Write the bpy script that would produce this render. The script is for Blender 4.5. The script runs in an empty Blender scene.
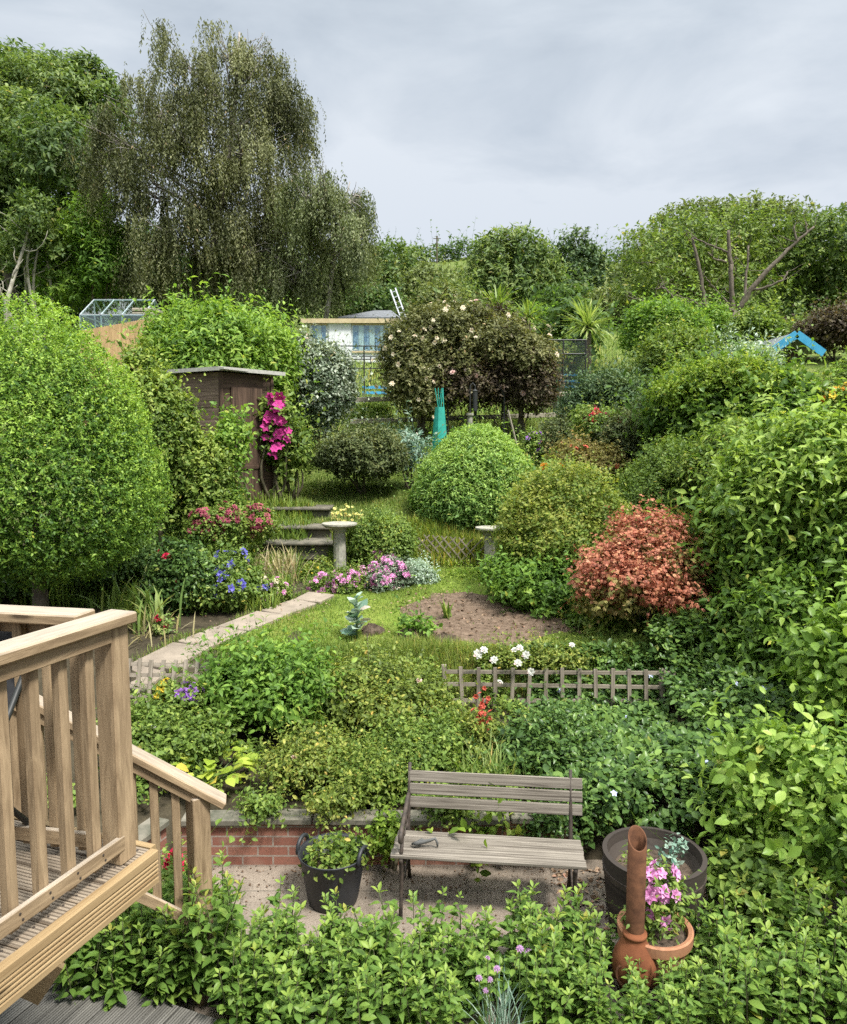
import bpy, math, random
import numpy as np
from mathutils import Vector, Matrix

R = math.radians
rng = np.random.default_rng(11)
random.seed(5)
scene = bpy.context.scene
col = scene.collection
ZC, PITCH, F = 3.15, R(5.5), 750.0

# ------------------------------------------------------------------ camera geometry (distances measured off the photo)
def at(px, py, Y):
    cx, cy = (px - 423.5) / F, -(py - 512) / F
    dx, dy, dz = cx, math.cos(PITCH) + cy * math.sin(PITCH), -math.sin(PITCH) + cy * math.cos(PITCH)
    s = Y / dy
    return np.array([dx * s, Y, ZC + dz * s])

KY = np.array([-80, 5.36, 5.38, 7.2, 7.6, 11, 11.4, 12.3, 14.5, 18, 25, 45, 80, 120, 200, 260, 400, 700.])
KZ = np.array([-.03, -.03, .30, .48, .9, 1.28, 1.55, 1.95, 2.42, 3.3, 5.0, 9.3, 17, 26, 48, 49.5, 47, 40.])
def T(x, y):
    x = np.asarray(x, float); y = np.asarray(y, float)
    wl = np.clip((-x - 1.45) / .25, 0, 1) * np.clip((y - 6.2) / .3, 0, 1) * np.clip((8.6 - y) / .6, 0, 1)
    z = np.interp(y + .6 * wl, KY, KZ)
    w = np.clip((y - 12) / 20, 0, 1)
    z = z + w * (.25 * np.sin(x * .31 + y * .11) + .15 * np.sin(x * .7 - y * .43))
    z = z + np.clip((y - 100) / 100, 0, 1) * (1.6 * np.sin(x * .03 + 1.0) + .5 * np.sin(x * .11))
    w2 = np.clip((y - 7.6) / 2, 0, 1)
    z = z + w2 * (.05 * np.clip(-x - 3.2, 0, 8) + .06 * np.clip(x - 3, 0, 10))
    z = np.where((x < -2.0) & (y > 4.5) & (y < 5.37), .30, z)
    return z
def G(px, py):
    last = None
    for Y in np.concatenate([np.arange(2, 20, .02), np.arange(20, 300, .2)]):
        p = at(px, py, Y)
        if T(p[0], p[1]) >= p[2]: return p
        last = p
    return last

# ------------------------------------------------------------------ materials
MATS = {}
def newmat(name):
    m = bpy.data.materials.new(name); m.use_nodes = True
    MATS[name] = m
    nt = m.node_tree
    return m, nt, nt.nodes['Principled BSDF'], nt.nodes['Material Output']
def node(nt, t, **kw):
    n = nt.nodes.new(t)
    for k, v in kw.items():
        if k in n.inputs.keys() if isinstance(k, str) else False: n.inputs[k].default_value = v
        else: setattr(n, k, v)
    return n
def ramp(nt, stops, src):
    r = nt.nodes.new('ShaderNodeValToRGB'); e = r.color_ramp.elements
    while len(e) < len(stops): e.new(.5)
    for i, (p, c) in enumerate(stops):
        e[i].position = p; e[i].color = (*c, 1)
    nt.links.new(src, r.inputs[0]); return r
def noise(nt, vec, scale, detail=4, rough=.6, dist=0):
    n = nt.nodes.new('ShaderNodeTexNoise')
    n.inputs['Scale'].default_value = scale; n.inputs['Detail'].default_value = detail
    n.inputs['Roughness'].default_value = rough; n.inputs['Distortion'].default_value = dist
    if vec is not None: nt.links.new(vec, n.inputs['Vector'])
    return n
def mapping(nt, src, scale):
    m = nt.nodes.new('ShaderNodeMapping'); m.inputs['Scale'].default_value = scale
    nt.links.new(src, m.inputs['Vector']); return m.outputs[0]
def bump(nt, h, bsdf, strength, dist=.01):
    b = nt.nodes.new('ShaderNodeBump'); b.inputs['Strength'].default_value = strength
    b.inputs['Distance'].default_value = dist
    nt.links.new(h, b.inputs['Height']); nt.links.new(b.outputs[0], bsdf.inputs['Normal']); return b
def mixc(nt, fac, a, b, mode='MIX'):
    m = nt.nodes.new('ShaderNodeMix'); m.data_type = 'RGBA'; m.blend_type = mode
    for s, v in ((m.inputs[0], fac), (m.inputs[6], a), (m.inputs[7], b)):
        if isinstance(v, bpy.types.NodeSocket): nt.links.new(v, s)
        else: s.default_value = v if not isinstance(v, tuple) else (*v, 1)
    return m.outputs[2]

def leafmat(name, dark, mid, light, rough=.42, trans=.3, spec=.35, tint=(1.15, 1.15, .6)):
    m, nt, b, out = newmat(name)
    kr = 1.8 if mid[0] < .64 * mid[1] else 1.32
    if name[:6] == 'L_acer' and name != 'L_acerg': kr = 0
    if name[0] == 'L' and kr: dark, mid, light = [(c_[0] * kr, c_[1] * 1.38, c_[2] * 1.75) for c_ in (dark, mid, light)]; spec *= .6; trans = min(.45, trans * 1.25)
    a = node(nt, 'ShaderNodeAttribute', attribute_name='v')
    r = ramp(nt, [(0, dark), (.45, mid), (.9, light), (1, (light[0] * 1.3, light[1] * .95, light[2]))], a.outputs['Fac'])
    nt.links.new(r.outputs[0], b.inputs['Base Color'])
    b.inputs['Roughness'].default_value = rough
    b.inputs['Specular IOR Level'].default_value = spec
    tr = nt.nodes.new('ShaderNodeBsdfTranslucent')
    nt.links.new(mixc(nt, 1.0, r.outputs[0], tint, 'MULTIPLY'), tr.inputs['Color'])
    mx = nt.nodes.new('ShaderNodeMixShader'); mx.inputs[0].default_value = trans
    nt.links.new(b.outputs[0], mx.inputs[1]); nt.links.new(tr.outputs[0], mx.inputs[2])
    nt.links.new(mx.outputs[0], out.inputs['Surface'])
    return m
def petalmat(name, c1, c2, trans=.25):
    return leafmat(name, c1, tuple((a + b) / 2 for a, b in zip(c1, c2)), c2, .6, trans, .15, (1, 1, 1))

def woodmat(name, dark, light, grain=(1.2, 34), knots=True, rough=.75, grey=None, groove=0, bumps=.35, lo=.36, hi=.64):
    m, nt, b, out = newmat(name)
    uv = node(nt, 'ShaderNodeUVMap').outputs[0]
    g = noise(nt, mapping(nt, uv, (grain[0], grain[1], 1)), 1.0, 7, .65, .6)
    r = ramp(nt, [(lo, dark), (.5, tuple((a + c) / 2 for a, c in zip(dark, light))), (hi, light)], g.outputs['Fac'])
    c = r.outputs[0]
    big = noise(nt, mapping(nt, uv, (1.3, 3, 1)), 1.0, 3)
    c = mixc(nt, ramp(nt, [(.35, (0, 0, 0)), (.75, (.55, .55, .55))], big.outputs['Fac']).outputs[0], c,
             tuple(x * .62 for x in dark))
    if knots:
        vo = node(nt, 'ShaderNodeTexVoronoi'); vo.inputs['Scale'].default_value = 1.0
        nt.links.new(mapping(nt, uv, (2.6, 9, 1)), vo.inputs['Vector'])
        k = ramp(nt, [(.08, (.9, .9, .9)), (.17, (0, 0, 0))], vo.outputs['Distance'])
        c = mixc(nt, k.outputs[0], c, tuple(x * .35 for x in dark))
    if grey:
        geo = node(nt, 'ShaderNodeNewGeometry'); sx = node(nt, 'ShaderNodeSeparateXYZ')
        nt.links.new(geo.outputs['True Normal'], sx.inputs[0])
        gr = ramp(nt, [(.5, (0, 0, 0)), (.9, (.85, .85, .85))], sx.outputs[2])
        gn = ramp(nt, [(.3, tuple(x * .6 for x in grey)), (.7, grey)], g.outputs['Fac'])
        c = mixc(nt, gr.outputs[0], c, gn.outputs[0])
    nt.links.new(c, b.inputs['Base Color'])
    b.inputs['Roughness'].default_value = rough; b.inputs['Specular IOR Level'].default_value = .25
    h = g.outputs['Fac']
    if groove:
        w = node(nt, 'ShaderNodeTexWave', bands_direction='Y'); w.inputs['Scale'].default_value = groove
        nt.links.new(uv, w.inputs['Vector'])
        wr = ramp(nt, [(.1, (0, 0, 0)), (.35, (1, 1, 1))], w.outputs['Fac'])
        c2 = mixc(nt, 1.0, wr.outputs[0], (1, 1, 1), 'MIX')
        h = wr.outputs[0]
        nt.links.new(mixc(nt, ramp(nt, [(.0, (.75, .75, .75)), (.3, (0, 0, 0))], w.outputs['Fac']).outputs[0], c,
                          tuple(x * .4 for x in dark)), b.inputs['Base Color'])
        bump(nt, h, b, .8, .006)
    else:
        bump(nt, h, b, bumps, .004)
    return m
def plain(name, c1, c2, scale=8, rough=.7, metal=0, bstr=.2, bdist=.005, spec=.4, detail=6, stops=(.3, .7)):
    m, nt, b, out = newmat(name)
    tc = node(nt, 'ShaderNodeTexCoord')
    n = noise(nt, tc.outputs['Object'], scale, detail)
    r = ramp(nt, [(stops[0], c1), (stops[1], c2)], n.outputs['Fac'])
    nt.links.new(r.outputs[0], b.inputs['Base Color'])
    b.inputs['Roughness'].default_value = rough; b.inputs['Metallic'].default_value = metal
    b.inputs['Specular IOR Level'].default_value = spec
    if bstr: bump(nt, n.outputs['Fac'], b, bstr, bdist)
    return m

# greens
leafmat('L_dome', (.024, .075, .011), (.08, .19, .021), (.185, .35, .045), .4, .3)
leafmat('L_box', (.026, .078, .014), (.08, .19, .032), (.19, .35, .07), .4, .3)
leafmat('L_mint', (.032, .085, .014), (.07, .16, .024), (.145, .26, .04), .42, .3)
leafmat('L_dogwood', (.06, .14, .02), (.12, .25, .035), (.22, .38, .07), .36, .35)
leafmat('L_big', (.035, .09, .014), (.085, .19, .025), (.18, .32, .05), .36, .32)
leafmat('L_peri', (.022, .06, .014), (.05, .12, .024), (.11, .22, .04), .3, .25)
leafmat('L_rose', (.045, .085, .014), (.105, .185, .028), (.22, .28, .05), .4, .3)
leafmat('L_mid', (.04, .09, .014), (.09, .18, .028), (.18, .29, .05), .42, .3)
leafmat('L_elder', (.04, .105, .015), (.09, .21, .028), (.17, .32, .045), .45, .35)
leafmat('L_yel', (.07, .12, .012), (.16, .23, .025), (.29, .34, .05), .42, .35)
leafmat('L_yelg', (.038, .095, .014), (.098, .185, .027), (.20, .28, .05), .42, .35)
leafmat('L_brown', (.035, .046, .015), (.085, .105, .03), (.16, .165, .05), .5, .25)
leafmat('L_ramble', (.05, .058, .017), (.115, .118, .033), (.22, .205, .07), .5, .25)
leafmat('L_purple', (.032, .022, .013), (.08, .058, .028), (.14, .12, .05), .5, .25)
leafmat('L_acer', (.22, .07, .042), (.50, .185, .112), (.60, .37, .19), .5, .35, .25, (1.1, .9, .8))
leafmat('L_acerg', (.11, .10, .025), (.19, .17, .04), (.30, .19, .07), .5, .35, .25, (1.1, 1, .7))
leafmat('L_varieg', (.05, .075, .03), (.13, .16, .085), (.34, .36, .22), .45, .2)
leafmat('L_silver', (.12, .17, .09), (.27, .33, .2), (.5, .54, .38), .5, .25)
leafmat('L_birch', (.042, .048, .015), (.108, .114, .038), (.20, .20, .075), .5, .28)
leafmat('L_birch2', (.045, .058, .018), (.115, .135, .042), (.21, .22, .09), .5, .28)
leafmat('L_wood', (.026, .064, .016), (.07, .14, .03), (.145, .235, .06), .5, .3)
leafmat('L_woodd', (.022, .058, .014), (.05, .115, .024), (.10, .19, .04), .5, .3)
leafmat('L_oak', (.05, .085, .015), (.13, .18, .03), (.24, .28, .06), .5, .3)
leafmat('L_conif', (.02, .05, .018), (.045, .10, .032), (.09, .16, .045), .5, .2)
leafmat('L_far', (.05, .09, .03), (.10, .165, .045), (.16, .23, .07), .6, .25)
leafmat('L_grass', (.06, .095, .016), (.13, .185, .03), (.27, .29, .07), .55, .35)
leafmat('L_meadow', (.09, .14, .03), (.19, .25, .05), (.36, .37, .12), .6, .3)
leafmat('L_gold', (.17, .13, .04), (.29, .24, .09), (.42, .36, .18), .6, .3, .2, (1, 1, .9))
leafmat('L_strap', (.05, .12, .025), (.11, .21, .045), (.22, .3, .08), .4, .3)
leafmat('L_hosta', (.10, .20, .02), (.19, .32, .035), (.3, .42, .06), .38, .35)
leafmat('L_kale', (.06, .15, .09), (.13, .25, .15), (.24, .36, .24), .5, .2, .3, (1, 1.1, .8))
petalmat('P_magenta', (.36, .02, .15), (.62, .07, .32)); petalmat('P_pink', (.55, .18, .42), (.75, .4, .62))
petalmat('P_white', (.5, .5, .44), (.66, .66, .6)); petalmat('P_cream', (.55, .5, .36), (.75, .68, .5))
petalmat('P_blue', (.09, .09, .45), (.22, .2, .62)); petalmat('P_violet', (.22, .09, .4), (.4, .2, .6))
petalmat('P_red', (.5, .015, .05), (.72, .04, .12)); petalmat('P_coral', (.6, .09, .06), (.7, .2, .14))
petalmat('P_yellow', (.6, .45, .03), (.78, .62, .08)); petalmat('P_pale', (.45, .5, .75), (.62, .66, .85))
petalmat('P_blush', (.62, .4, .36), (.78, .58, .52)); petalmat('P_orange', (.65, .22, .02), (.75, .38, .05))
petalmat('P_lily', (.6, .6, .15), (.75, .72, .3)); petalmat('P_dullred', (.28, .05, .09), (.45, .12, .17))
petalmat('P_chive', (.28, .16, .3), (.45, .28, .45))

woodmat('deckwood', (.17, .115, .065), (.45, .33, .20), lo=.28, hi=.70, grain=(4.5, 42), grey=(.42, .36, .29), bumps=.6)
woodmat('decking', (.17, .12, .08), (.31, .24, .16), groove=19, grey=(.32, .26, .195))
woodmat('fasciawood', (.25, .165, .08), (.40, .29, .155))
woodmat('olddecking', (.10, .095, .085), (.20, .19, .17), groove=19, knots=False)
woodmat('benchwood', (.08, .066, .052), (.30, .265, .22), grain=(1.5, 60), knots=False, bumps=.7)
woodmat('trelliswood', (.15, .125, .095), (.36, .31, .25), knots=False)
woodmat('fencewood', (.40, .25, .12), (.60, .42, .23))
woodmat('railwood', (.24, .21, .16), (.42, .38, .30), knots=False)
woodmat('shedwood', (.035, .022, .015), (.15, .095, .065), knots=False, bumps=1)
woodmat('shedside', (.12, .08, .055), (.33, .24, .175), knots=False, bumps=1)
woodmat('barrelwood', (.022, .017, .014), (.06, .048, .04), grain=(8, 20), knots=False)
plain('bark', (.06, .048, .036), (.17, .14, .105), 9, .9, bstr=.6, bdist=.03)
plain('palebark', (.20, .18, .145), (.42, .40, .33), 4, .85, bstr=.4, bdist=.03)
plain('birchbark', (.14, .12, .10), (.34, .31, .28), 3, .85, bstr=.4, bdist=.03)
plain('twig', (.055, .05, .03), (.13, .11, .065), 12, .85)
plain('stemgreen', (.05, .09, .02), (.10, .16, .04), 12, .6)
plain('mintstem', (.06, .045, .03), (.09, .12, .04), 12, .6)
plain('stone', (.17, .165, .125), (.40, .38, .32), 14, .9, bstr=.5)
plain('stepstone', (.05, .05, .035), (.17, .15, .115), 6, .9, bstr=.5)
plain('coping', (.04, .045, .028), (.22, .195, .155), 5, .9, bstr=.5)
plain('slab', (.18, .148, .115), (.31, .255, .20), 4, .9, bstr=.3)
plain('soil', (.045, .033, .025), (.13, .098, .072), 22, 1, bstr=1, bdist=.03, spec=.1)
plain('drysoil', (.085, .058, .04), (.19, .138, .10), 16, 1, bstr=1, bdist=.04, spec=.1)
plain('rust', (.06, .028, .016), (.155, .07, .036), 16, .9, bstr=.35, spec=.2)
plain('rustclay', (.11, .038, .018), (.27, .10, .045), 5, .9, bstr=.4, spec=.2)
plain('terracotta', (.25, .11, .055), (.38, .19, .11), 7, .85, bstr=.15, spec=.25)
plain('rubber', (.012, .013, .015), (.028, .03, .034), 6, .5, bstr=.05)
plain('iron', (.022, .018, .015), (.075, .055, .042), 25, .7, bstr=.3, spec=.4)
plain('blackmetal', (.015, .017, .017), (.03, .032, .03), 12, .5, bstr=0)
plain('felt', (.30, .29, .26), (.46, .45, .41), 20, .95, bstr=.3)
plain('slate', (.10, .11, .12), (.19, .20, .215), 5, .85, bstr=.2)
plain('tanpaint', (.42, .33, .19), (.58, .48, .30), 6, .7, bstr=0)
plain('whitepaint', (.62, .64, .66), (.76, .78, .8), 3, .6, bstr=0)
plain('bluepaint', (.02, .22, .40), (.06, .32, .50), 5, .5, bstr=0)
plain('blueplastic', (.05, .30, .55), (.10, .40, .65), 5, .4, bstr=0)
plain('bluecurtain', (.09, .19, .36), (.34, .44, .60), 9, .8, bstr=0, stops=(.45, .55))
plain('greencanvas', (.01, .22, .17), (.03, .34, .27), 7, .6, bstr=0)
plain('alu', (.5, .52, .54), (.62, .64, .66), 4, .4, .6, bstr=0)
plain('mortar', (.28, .26, .23), (.42, .40, .36), 20, .95)
plain('blacksling', (.012, .012, .014), (.024, .024, .026), 40, .7, bstr=0)
plain('lead', (.05, .05, .048), (.11, .11, .105), 8, .7, bstr=.2)

def glassmat():
    m, nt, b, out = newmat('glass')
    b.inputs['Base Color'].default_value = (.75, .85, .85, 1); b.inputs['Roughness'].default_value = .06
    b.inputs['Specular IOR Level'].default_value = .9
    tr = nt.nodes.new('ShaderNodeBsdfTransparent'); tr.inputs[0].default_value = (.85, .93, .92, 1)
    gl = nt.nodes.new('ShaderNodeBsdfGlossy'); gl.inputs['Roughness'].default_value = .03
    mx = nt.nodes.new('ShaderNodeMixShader')
    mx.inputs[0].default_value = .13; nt.links.new(tr.outputs[0], mx.inputs[1]); nt.links.new(gl.outputs[0], mx.inputs[2])
    nt.links.new(mx.outputs[0], out.inputs['Surface'])
glassmat()
def netmat():
    m, nt, b, out = newmat('netting')
    b.inputs['Base Color'].default_value = (.02, .03, .028, 1); b.inputs['Roughness'].default_value = .8
    tr = nt.nodes.new('ShaderNodeBsdfTransparent')
    mx = nt.nodes.new('ShaderNodeMixShader'); mx.inputs[0].default_value = .28
    nt.links.new(tr.outputs[0], mx.inputs[1]); nt.links.new(b.outputs[0], mx.inputs[2])
    nt.links.new(mx.outputs[0], out.inputs['Surface'])
netmat()
def brickmat():
    m, nt, b, out = newmat('brick')
    uv = node(nt, 'ShaderNodeUVMap').outputs[0]
    dn = noise(nt, uv, 14, 3)
    wob = node(nt, 'ShaderNodeVectorMath', operation='SCALE'); wob.inputs['Scale'].default_value = .006
    nt.links.new(dn.outputs['Color'], wob.inputs[0])
    ad = node(nt, 'ShaderNodeVectorMath', operation='ADD'); nt.links.new(uv, ad.inputs[0]); nt.links.new(wob.outputs[0], ad.inputs[1])
    br = node(nt, 'ShaderNodeTexBrick')
    nt.links.new(ad.outputs[0], br.inputs['Vector'])
    for k, v in (('Scale', 1), ('Brick Width', .225), ('Row Height', .075), ('Mortar Size', .007), ('Mortar Smooth', .2), ('Bias', 0)):
        br.inputs[k].default_value = v
    br.inputs['Color1'].default_value = (.20, .07, .047, 1); br.inputs['Color2'].default_value = (.30, .13, .088, 1)
    br.inputs['Mortar'].default_value = (.30, .26, .22, 1)
    n = noise(nt, uv, 40, 5)
    c = mixc(nt, ramp(nt, [(.4, (0, 0, 0)), (.7, (.6, .6, .6))], n.outputs['Fac']).outputs[0], br.outputs['Color'], (.16, .085, .06))
    n2 = noise(nt, uv, 3, 4)
    c = mixc(nt, ramp(nt, [(.5, (0, 0, 0)), (.75, (.5, .5, .5))], n2.outputs['Fac']).outputs[0], c, (.36, .28, .22))
    nt.links.new(c, b.inputs['Base Color']); b.inputs['Roughness'].default_value = .9
    bump(nt, br.outputs['Fac'], b, -.6, .012)
brickmat()
def patiomat():
    m, nt, b, out = newmat('patio')
    tc = node(nt, 'ShaderNodeTexCoord').outputs['Object']
    br = node(nt, 'ShaderNodeTexBrick'); nt.links.new(tc, br.inputs['Vector'])
    br.offset = .5
    for k, v in (('Scale', 1), ('Brick Width', .62), ('Row Height', .62), ('Mortar Size', .012), ('Mortar Smooth', .4)):
        br.inputs[k].default_value = v
    br.inputs['Color1'].default_value = (.20, .162, .125, 1); br.inputs['Color2'].default_value = (.27, .22, .172, 1)
    br.inputs['Mortar'].default_value = (.10, .085, .065, 1)
    vo = node(nt, 'ShaderNodeTexVoronoi'); vo.inputs['Scale'].default_value = 85; nt.links.new(tc, vo.inputs['Vector'])
    sp = ramp(nt, [(.0, (.30, .255, .205)), (.35, (.22, .18, .142)), (.8, (.13, .104, .08))], vo.outputs['Distance'])
    c = mixc(nt, .55, br.outputs['Color'], sp.outputs[0])
    n = noise(nt, tc, 3.2, 6, .7)
    c = mixc(nt, ramp(nt, [(.42, (0, 0, 0)), (.68, (.75, .75, .75))], n.outputs['Fac']).outputs[0], c, (.075, .06, .045))
    nt.links.new(c, b.inputs['Base Color']); b.inputs['Roughness'].default_value = .92
    bump(nt, vo.outputs['Distance'], b, .5, .008)
patiomat()
def groundmat(name, soil1, soil2, g1, g2, g3, y0, y1):
    m, nt, b, out = newmat(name)
    geo = node(nt, 'ShaderNodeNewGeometry').outputs['Position']
    s = noise(nt, geo, 6, 8, .7)
    so = ramp(nt, [(.3, soil1), (.7, soil2)], s.outputs['Fac'])
    g = noise(nt, geo, 1.1, 8, .75)
    gr = ramp(nt, [(.3, g1), (.5, g2), (.72, g3)], g.outputs['Fac'])
    sx = node(nt, 'ShaderNodeSeparateXYZ'); nt.links.new(geo, sx.inputs[0])
    mr = node(nt, 'ShaderNodeMapRange'); nt.links.new(sx.outputs[1], mr.inputs[0])
    mr.inputs[1].default_value = y0; mr.inputs[2].default_value = y1
    nt.links.new(mixc(nt, mr.outputs[0], so.outputs[0], gr.outputs[0]), b.inputs['Base Color'])
    b.inputs['Roughness'].default_value = 1; b.inputs['Specular IOR Level'].default_value = .1
    bump(nt, s.outputs['Fac'], b, .8, .04)
leafmat('chips', (.06, .035, .02), (.15, .095, .06), (.30, .22, .15), .8, 0, .1)
groundmat('ground', (.03, .026, .018), (.085, .07, .045), (.06, .09, .022), (.10, .135, .032), (.18, .19, .065), 11.2, 12.6)
groundmat('lawn', (.07, .085, .025), (.14, .15, .05), (.08, .125, .02), (.14, .19, .032), (.25, .25, .07), 6.5, 7.7)

# ------------------------------------------------------------------ mesh building
class MB:
    """collects geometry in world coordinates; build() links it as one object"""
    def __init__(s): s.v, s.f, s.uv, s.n = [], [], [], 0
    def add(s, v, f, uv=None):
        v = np.asarray(v, float); base = s.n
        s.v.append(v); s.n += len(v)
        for i, q in enumerate(f):
            s.f.append([a + base for a in q])
            s.uv.append(uv[i] if uv is not None else [(0, 0)] * len(q))
        return s
    def box(s, c, d, X=(1, 0, 0), Yd=None, Zd=(0, 0, 1), off=None):
        """oriented box: centre c, dims d, X is the long (grain) axis"""
        c = np.asarray(c, float); X = np.asarray(X, float); X = X / np.linalg.norm(X)
        if Yd is None:
            Z = np.asarray(Zd, float); Yv = np.cross(Z, X); Yv /= np.linalg.norm(Yv); Z = np.cross(X, Yv)
        else:
            Yv = np.asarray(Yd, float); Yv = Yv - X * Yv.dot(X); Yv /= np.linalg.norm(Yv); Z = np.cross(X, Yv)
        h = np.asarray(d, float) / 2
        loc = np.array([[a, b, e] for a in (-1, 1) for b in (-1, 1) for e in (-1, 1)]) * h
        V = c + loc[:, :1] * X + loc[:, 1:2] * Yv + loc[:, 2:3] * Z
        fs = [(0, 1, 3, 2), (4, 6, 7, 5), (0, 4, 5, 1), (2, 3, 7, 6), (0, 2, 6, 4), (1, 5, 7, 3)]
        o = rng.random(2) * 20 if off is None else off
        ax = [(1, 2), (1, 2), (0, 2), (0, 2), (0, 1), (0, 1)]
        uv = [[(loc[i][a] + o[0], loc[i][b] + o[1]) for i in q] for q, (a, b) in zip(fs, ax)]
        return s.add(V, fs, uv)
    def beam(s, p, q, w, h, up=(0, 0, 1)):
        p, q = np.asarray(p, float), np.asarray(q, float)
        return s.box((p + q) / 2, (np.linalg.norm(q - p), w, h), q - p, None, up)
    def tube(s, pts, rad, n=6, cap=True):
        v, f = tube_geo(pts, rad, n, cap); return s.add(v, f)
    def lathe(s, prof, c=(0, 0, 0), n=32, axis=None):
        c = np.asarray(c, float); v, f, uv = [], [], []
        for r, z in prof:
            for k in range(n):
                a = 2 * math.pi * k / n; v.append((r * math.cos(a), r * math.sin(a), z))
        for i in range(len(prof) - 1):
            for k in range(n):
                a, b = i * n + k, i * n + (k + 1) % n
                f.append((a, b, b + n, a + n))
                u0, u1 = k / n * 6.28 * prof[0][0], (k + 1) / n * 6.28 * prof[0][0]
                uv.append([(prof[i][1], u0), (prof[i][1], u1), (prof[i + 1][1], u1), (prof[i + 1][1], u0)])
        v = np.array(v)
        if axis is not None:
            M = np.array(Vector((0, 0, 1)).rotation_difference(Vector(axis)).to_matrix()); v = v @ M.T
        return s.add(v + c, f, uv)
    def prism(s, prof, p0, L, U, W):
        """profile (u,w) swept along vector L"""
        p0, L, U, W = [np.asarray(a, float) for a in (p0, L, U, W)]
        n = len(prof); a = np.array([p0 + U * u + W * w for u, w in prof]); v = np.concatenate([a, a + L])
        per = np.cumsum([0] + [math.dist(prof[i], prof[(i + 1) % n]) for i in range(n)])
        ln = np.linalg.norm(L)
        f = [(i, (i + 1) % n, n + (i + 1) % n, n + i) for i in range(n)] + [tuple(range(n))[::-1], tuple(range(n, 2 * n))]
        uv = [[(0, per[i]), (0, per[i + 1]), (ln, per[i + 1]), (ln, per[i])] for i in range(n)]
        uv += [[(u, w) for u, w in prof][::-1], [(u, w) for u, w in prof]]
        return s.add(v, f, uv)
    def build(s, name, mat, parent=None, org=None, smooth=False, bevel=0):
        V = np.concatenate(s.v); o3 = origin_of(parent) if parent is not None else (np.asarray(org, float) if org is not None else np.zeros(3))
        me = bpy.data.meshes.new(name)
        me.from_pydata((V - o3).tolist(), [], s.f)
        ul = me.uv_layers.new(name='UVMap')
        flat = [c for q in s.uv for p in q for c in p]
        if len(flat) == len(ul.data) * 2: ul.data.foreach_set('uv', flat)
        me.materials.append(MATS[mat])
        if smooth: me.polygons.foreach_set('use_smooth', [True] * len(me.polygons))
        me.update()
        o = link(name, me, parent, o3)
        if bevel:
            b = o.modifiers.new('bevel', 'BEVEL'); b.width = bevel; b.segments = 1; b.limit_method = 'ANGLE'
        return o
def tube_geo(pts, rad, n=6, cap=True):
    P = np.asarray(pts, float); m = len(P)
    rad = np.full(m, rad) if np.isscalar(rad) else np.asarray(rad, float)
    Tn = np.gradient(P, axis=0); Tn /= (np.linalg.norm(Tn, axis=1, keepdims=True) + 1e-9)
    ref = np.array([0, 0, 1.]) if abs(Tn[0][2]) < .9 else np.array([1., 0, 0])
    V = []; u = np.cross(Tn[0], ref); u /= np.linalg.norm(u)
    for i in range(m):
        u = u - Tn[i] * u.dot(Tn[i]); u /= (np.linalg.norm(u) + 1e-9); w = np.cross(Tn[i], u)
        for k in range(n):
            a = 2 * math.pi * k / n; V.append(P[i] + rad[i] * (math.cos(a) * u + math.sin(a) * w))
    f = [(i * n + k, i * n + (k + 1) % n, (i + 1) * n + (k + 1) % n, (i + 1) * n + k) for i in range(m - 1) for k in range(n)]
    if cap: f += [tuple(range(n))[::-1], tuple(range((m - 1) * n, m * n))]
    return np.array(V), f
ORG = {}
def origin_of(o):
    while o.parent is not None: o = o.parent
    return ORG[o.name]
def link(name, data, parent, o3):
    o = bpy.data.objects.new(name, data); col.objects.link(o)
    if parent is not None: o.parent = parent
    else: o.location = o3; ORG[o.name] = np.array(o3, float)
    return o
def tag(o, label=None, cat=None, group=None, kind=None):
    if label: o['label'] = label
    if cat: o['category'] = cat
    if group: o['group'] = group
    if kind: o['kind'] = kind
    return o
def thing(name, label, cat, loc, group=None):
    o = bpy.data.objects.new(name, None); col.objects.link(o); o.location = loc; o.empty_display_size = .1
    ORG[o.name] = np.array(loc, float); return tag(o, label, cat, group)

def fastmesh(name, V, Fc, v=None, mat=None, parent=None, org=None, smooth=False):
    """triangle soup, vectorised"""
    o3 = origin_of(parent) if parent is not None else np.asarray(org if org is not None else (0, 0, 0), float)
    me = bpy.data.meshes.new(name); nv, nf = len(V), len(Fc)
    me.vertices.add(nv); me.vertices.foreach_set('co', (V - o3).astype(np.float32).ravel())
    me.loops.add(nf * 3); me.loops.foreach_set('vertex_index', Fc.astype(np.int32).ravel())
    me.polygons.add(nf); me.polygons.foreach_set('loop_start', np.arange(0, nf * 3, 3, dtype=np.int32))
    if smooth: me.polygons.foreach_set('use_smooth', np.ones(nf, bool))
    if v is not None:
        a = me.attributes.new('v', 'FLOAT', 'POINT'); a.data.foreach_set('value', v.astype(np.float32))
    me.update(calc_edges=True)
    if mat: me.materials.append(MATS[mat])
    return link(name, me, parent, o3)

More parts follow.
